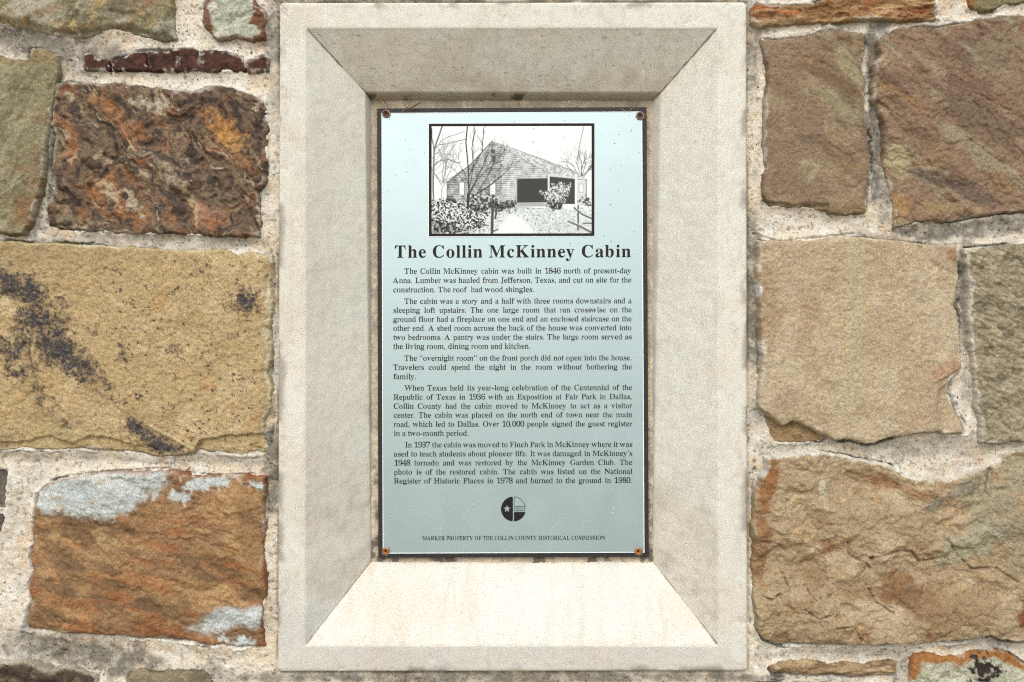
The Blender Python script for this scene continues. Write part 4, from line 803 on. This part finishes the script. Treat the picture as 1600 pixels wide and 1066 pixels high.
paras = [[('The Collin McKinney cabin was built in 1846 north of present-day', 632, 427.4, R_-.6), ('Anna. Lumber was hauled from Jefferson, Texas, and cut on site for the', L-.3, 441.8, R_-.4), ('construction. The roof  had wood shingles.', L-.5, 456.3, 835)],
 [('The cabin was a story and a half with three rooms downstairs and a', 632, 474.4, R_), ('sleeping loft upstairs. The one large room that ran crosswise on the', L-.5, 488.4, R_), ('ground floor had a fireplace on one end and an enclosed staircase on the', L-.3, 502.5, R_), ('other end. A shed room across the back of the house was converted into', L-.3, 516.5, R_), ('two bedrooms. A pantry was under the stairs. The large room served as', L-.3, 530.7, R_), ('the living room, dining room and kitchen.', L-.3, 544.9, 829.5)],
 [('The “overnight room” on the front porch did not open into the house.', 632, 563.4, R_+.4), ('Travelers could spend the night in the room without bothering the', L, 577.6, R_+.4), ('family.', L, 592, 651)],
 [('When Texas held its year-long celebration of the Centennial of the', 632.5, 610, R_+.6), ('Republic of Texas in 1936 with an Exposition at Fair Park in Dallas,', L+.3, 624.2, R_+.6), ('Collin County had the cabin moved to McKinney to act as a visitor', L+.3, 638.4, R_+.6), ('center. The cabin was placed on the north end of town near the main', L+.3, 652.4, R_+.8), ('road, which led to Dallas. Over 10,000 people signed the guest register', L+.4, 666.6, R_+.8), ('in a two-month period.', L+.5, 680.8, 733)],
 [('In 1937 the cabin was moved to Finch Park in McKinney where it was', 633, 698.8, R_+1), ("used to teach students about pioneer life. It was damaged in McKinney's", L+.6, 713, R_+1), ('1948 tornado and was restored by the McKinney Garden Club. The', L+1, 727, R_+1), ('photo is of the restored cabin. The cabin was listed on the National', L+.8, 741.2, R_+1), ('Register of Historic Places in 1978 and burned to the ground in 1980.', L+.8, 755.2, R_+1)]]
EMB = 12.7
for pgh in paras:
    I_ = Ink()
    for t, a, y, b in pgh:
        full = b > 900; nat = sum(REG[c] for c in t) / 1000 * EMB; ns = t.count(' ')
        xs = min(1.02, max(.94, (b - a) / nat)) if not full else min(1.0, (b - a) / nat * 1.01)
        I_.text(t, a, y, EMB, b, xs=xs, justify=full)
    I_.done('paragraph_lettering')
I_ = Ink(); I_.text('MARKER PROPERTY OF THE COLLIN COUNTY HISTORICAL COMMISSION', 660, 843.8, 9.3, 945.3, xs=.86, justify=False); I_.done('footer_lettering')
# county emblem --------------------------------------------------------
def emblem():
    cx, cy, r = 802.3, 795.5, 19.3; V = []; F = []
    def poly(pts):
        n = len(V); V.extend(pl(x, y, .0008) for x, y in pts); F.append(tuple(range(n, n + len(pts)))[::-1])
    arc = lambda a0, a1, rr=r, n=24: [(cx + rr * math.cos(math.radians(a0 + (a1 - a0) * i / n)), cy + rr * math.sin(math.radians(a0 + (a1 - a0) * i / n))) for i in range(n + 1)]
    # left half with a star left open: fan of quads between star outline and half disc
    star = [(792.3 + (6.4 if i % 2 == 0 else 2.6) * math.sin(math.radians(36 * i)), 795.2 - (6.4 if i % 2 == 0 else 2.6) * math.cos(math.radians(36 * i))) for i in range(10)]
    def outer(x, y):   # ray from star centre to the half disc boundary
        dx, dy = x - 792.3, y - 795.2; l = math.hypot(dx, dy); dx /= l; dy /= l; t = 0
        while True:
            t += .05; X_, Y_ = 792.3 + dx * t, 795.2 + dy * t
            if X_ > 801.3 or (X_ - cx) ** 2 + (Y_ - cy) ** 2 > r * r: return X_, Y_
    dense = []
    for i in range(10):
        a, b = star[i], star[(i + 1) % 10]; dense += [(a[0] + (b[0] - a[0]) * j / 8, a[1] + (b[1] - a[1]) * j / 8) for j in range(8)]
    for i in range(len(dense)):
        a, b = dense[i], dense[(i + 1) % len(dense)]; poly([a, b, outer(*b), outer(*a)])
    yq = 800.3; a0 = math.degrees(math.asin((yq - cy) / r)); q = [(803.2, yq)] + arc(a0, 87.3); q.append((803.2, q[-1][1])); poly(q)
    yt = 791.4; a1 = math.degrees(math.asin((yt - cy) / r)); A = arc(-87.3, a1); B = arc(-87.3, a1, r - .7)
    for i in range(24): poly([A[i], A[i + 1], B[i + 1], B[i]])
    poly([(803.2, yt - .35), (821, yt - .35), (821, yt + .25), (803.2, yt + .25)]); poly([(803.1, 776.3), (803.6, 776.3), (803.6, yt), (803.1, yt)])
    put('emblem', V, F, M_INK, plaque)
    t = Ink(); t.text('COLLIN', 803.6, 795.6, 4.0, 821, bold=True, justify=False); t.text('COUNTY', 803.6, 799.2, 4.0, 821, bold=True, justify=False); t.done('emblem_lettering')
emblem()
# scratches, drips and specks stuck on the face ------------------------
def strand(pts, w, up, V, F):
    P = [np.array(pl(x, y, up)) for x, y in pts]; n = len(V)
    for i, p in enumerate(P):
        t = P[min(i + 1, len(P) - 1)] - P[max(i - 1, 0)]; t /= np.linalg.norm(t) + 1e-9; s = np.array([-t[2], 0, t[0]]) * w / 2000 * (1 if 0 < i < len(P) - 1 else .3); V.append(p + s); V.append(p - s)
    F += [(n + 2 * i, n + 2 * i + 1, n + 2 * i + 3, n + 2 * i + 2) for i in range(len(P) - 1)]
def curve(p0, p1, p2, n=14): return [((1-t)**2*p0[0]+2*t*(1-t)*p1[0]+t*t*p2[0], (1-t)**2*p0[1]+2*t*(1-t)*p1[1]+t*t*p2[1]) for t in [i / n for i in range(n + 1)]]
def wear():
    rs = random.Random(8); V, F = [], []
    for a, b, c_, w in (((778,757),(742,784),(722,815),.7), ((722,815),(712,840),(712,866),.3), ((941,807),(900,824),(840,826),.35), ((722,780),(690,800),(652,816),.3), ((740,785),(741,795),(735,800),.9), ((720,763),(725,768),(732,765),.9), ((708,800),(716,790),(722,782),.5)): strand(curve(a, b, c_), w, .0011, V, F)
    for i in range(70):
        x, y = rs.uniform(605, 1000), rs.uniform(560, 860); a = rs.uniform(0, 3.1); l = rs.uniform(1, 5); strand(curve((x, y), (x + l * .6 * math.cos(a) + rs.uniform(-1, 1), y + l * .6 * math.sin(a)), (x + l * math.cos(a), y + l * math.sin(a)), 4), rs.uniform(.15, .6), .0011, V, F)
    for x, y, r in ((959,795,3.2), (957,802,2), (688,826,2.2), (728,852,1.6), (736,825,1), (803,860,1)):
        for j in range(6): strand(curve((x + rs.uniform(-r, r) * .5, y - r + rs.uniform(-1, 1)), (x + rs.uniform(-r, r) * .6, y), (x + rs.uniform(-r, r) * .5, y + r), 4), rs.uniform(.4, 1.1), .00112 + j * .00001, V, F)
    put('scratches', V, F, M_SCR, plaque)['kind'] = 'stuff'
    V, F = [], []
    for x, y in ([(rs.uniform(604, 1000), rs.uniform(180, 380)) for i in range(26)] + [(987,203),(834,220),(881,213),(803,190),(618,272),(640,232),(953,264),(955,319),(607,297),(998,238)]):
        a = rs.uniform(0, 3.1); l = rs.uniform(.8, 2.6) if (x, y) != (834,220) else 5; strand([(x, y), (x + l * .5 * math.cos(a), y + l * .5 * math.sin(a)), (x + l * math.cos(a), y + l * math.sin(a))], rs.uniform(.5, 1.3), .0012, V, F)
    rv, rf = [], []
    for x, y in ((602.6, 861), (997, 861), (603.2, 178), (999.8, 181)):
        for j in range(26):
            a = rs.uniform(0, 6.28); q = rs.uniform(5.5, 9.5); q2 = q + rs.uniform(.4, 1.6); strand([(x + q * math.cos(a), y + q * math.sin(a)), (x + q2 * math.cos(a + .1), y + q2 * math.sin(a + .1))], rs.uniform(.3, .9), .0013, rv, rf)
    put('rust_stains', rv, rf, mat('rust_stain', (.33, .22, .12)), plaque)['kind'] = 'stuff'
    put('dirt_specks', V, F, mat('dry_dirt', (.16, .13, .09)), plaque)['kind'] = 'stuff'
wear()
# screws ------------------------------------------------------------
M_RUST = mat('orange_rust', (.30, .095, .018), rough=.6, grain=900, gcol=.5, bump=.5)
M_RUSTD = mat('dark_rust', (.10, .035, .02), rough=.6, grain=900, gcol=.5, bump=.5)
M_ZINC = mat('weathered_zinc', (.24, .24, .21), rough=.5, metal=.5, grain=500, gcol=.4, bump=.5)
M_HOLE = mat('socket_dark', (.012, .009, .008), rough=.8)
def lathe(c, prof, seg=20, jit=0., seed=0):
    rs = random.Random(seed); V = []; F = []; n = len(prof)
    for i in range(seg):
        a = 6.28318 * i / seg; k_ = 1 + rs.uniform(-jit, jit)
        for r, u in prof: V.append((c[0] + r * k_ * math.cos(a), c[1] - u, c[2] + r * k_ * math.sin(a)))
    for i in range(seg):
        j = (i + 1) % seg
        for q in range(n - 1): F.append((i * n + q, j * n + q, j * n + q + 1, i * n + q + 1))
    return V, F
for i, (x, y, m, nm) in enumerate(((603.2,177.8,M_RUSTD,'dark red rusty screw in the upper left corner'),(999.8,181,M_RUSTD,'dark red rusty screw in the upper right corner'),(602.6,861,M_RUST,'orange rusty screw in the lower left corner'),(997,861,M_RUST,'orange rusty screw in the lower right corner'))):
    c = np.array(at(x, y, YP))
    V, F = lathe(c, [(.0052, .0022), (.0050, .0030), (.0042, .0034), (.0034, .0030), (.0024, .0016), (.0016, .0014)], 20, .03, i)
    s = put('screw', V, F, m, plaque, True); s['label'] = nm
    def sub(name, V, F, mm):
        o = put(name, V, F, mm, None, True); o.location = np.array(o.location) - np.array(s.location) - np.array(plaque.location); o.parent = s
    V, F = lathe(c + np.array([.0006, 0, -.0004]), [(.0070, .0006), (.0069, .0013), (.0064, .0017), (.0058, .0024), (.0050, .0022)], 22, .10, i + 9); sub('washer', V, F, M_ZINC)
    V, F = lathe(c, [(.0017, .00145), (.0017, .0020), (.0001, .0020)], 6); sub('socket', V, F, M_HOLE)

# ------------------------------------------------------------------ dry grass and cobweb caught in the niche
def tube(name, pts, r, m, label=None, cat=None, flat=1.):
    P = [np.array(at(x, y, d - .016)) for x, y, d in pts]; V = []; F = []; n = 6
    for i, p in enumerate(P):
        t = P[min(i + 1, len(P) - 1)] - P[max(i - 1, 0)]; t /= np.linalg.norm(t); u = np.cross(t, [0, 1, 0]); u /= np.linalg.norm(u); w = np.cross(t, u); k_ = r * (1 if 0 < i < len(P) - 1 else .35)
        for j in range(n): a = 6.283 * j / n; V.append(p + (u * math.cos(a) + w * math.sin(a) * flat) * k_ / 1000)
    for i in range(len(P) - 1):
        for j in range(n): F.append((i * n + j, i * n + (j + 1) % n, (i + 1) * n + (j + 1) % n, (i + 1) * n + j))
    o = put(name, V, F, m, None, True); return tag(o, label, cat)
M_DRY = mat('dry_leaf', (.10, .06, .035), grain=500, gcol=.4); M_STRAW = mat('straw', (.42, .34, .20), grain=500, gcol=.3)
tube('dry_leaf', [(630.5,160.5,.066), (632,164,.066), (635,168,.067), (640,169.5,.067), (645,167.5,.067)], .55, M_DRY, 'thin curled brown leaf stem hanging above the plaque at upper left', 'leaf')
tube('dry_leaf', [(641,170,.068), (646,167,.067), (652,163,.066), (659.5,158.3,.065)], 1.25, M_DRY, 'broader straight brown leaf blade hanging above the plaque at upper left', 'leaf', .4)
tube('twig', [(581,162,.066), (584,158.5,.064), (588,156,.063), (592,154.5,.063), (594,151.5,.063), (597,155,.064), (601,159,.066), (606,164.5,.069)], .7, M_DRY, 'bent dark twig wedged in the upper left corner of the niche', 'twig')
tube('twig', [(590.5,156,.064), (591.5,159.5,.065), (595,160,.065), (598,159,.066)], .5, M_DRY, 'tiny hooked twig below the bent twig at upper left', 'twig')
tube('straw', [(626,178,.071), (629,174.5,.071), (633,169.5,.071)], .3, M_STRAW, 'pale straw across the top border near the upper left screw', 'straw')
tube('straw', [(969,168.5,.071), (974,172.5,.0715), (978,173.5,.072)], .28, M_STRAW, 'short pale straw left of the upper right screw', 'straw')
tube('straw', [(983,173.5,.072), (987,170,.071), (992,166.5,.070)], .32, M_STRAW, 'pale straw rising over the top border beside the upper right screw', 'straw')
tube('straw', [(940,170.5,.0715), (943.5,174,.072)], .28, M_STRAW, 'shortest straw on the top border, farther left of the upper right screw', 'straw')
# small insect holes and a drip
V, F = lathe(np.array(pl(768.6, 441.2)), [(.0012, .0004), (.0009, .0012), (.0001, .0016)], 10); d_ = put('resin_drip', V, F, mat('amber_drip', (.5, .3, .1), rough=.3), None, True)
tag(d_, 'tiny amber drop stuck on the plaque text below the word from', 'drop')
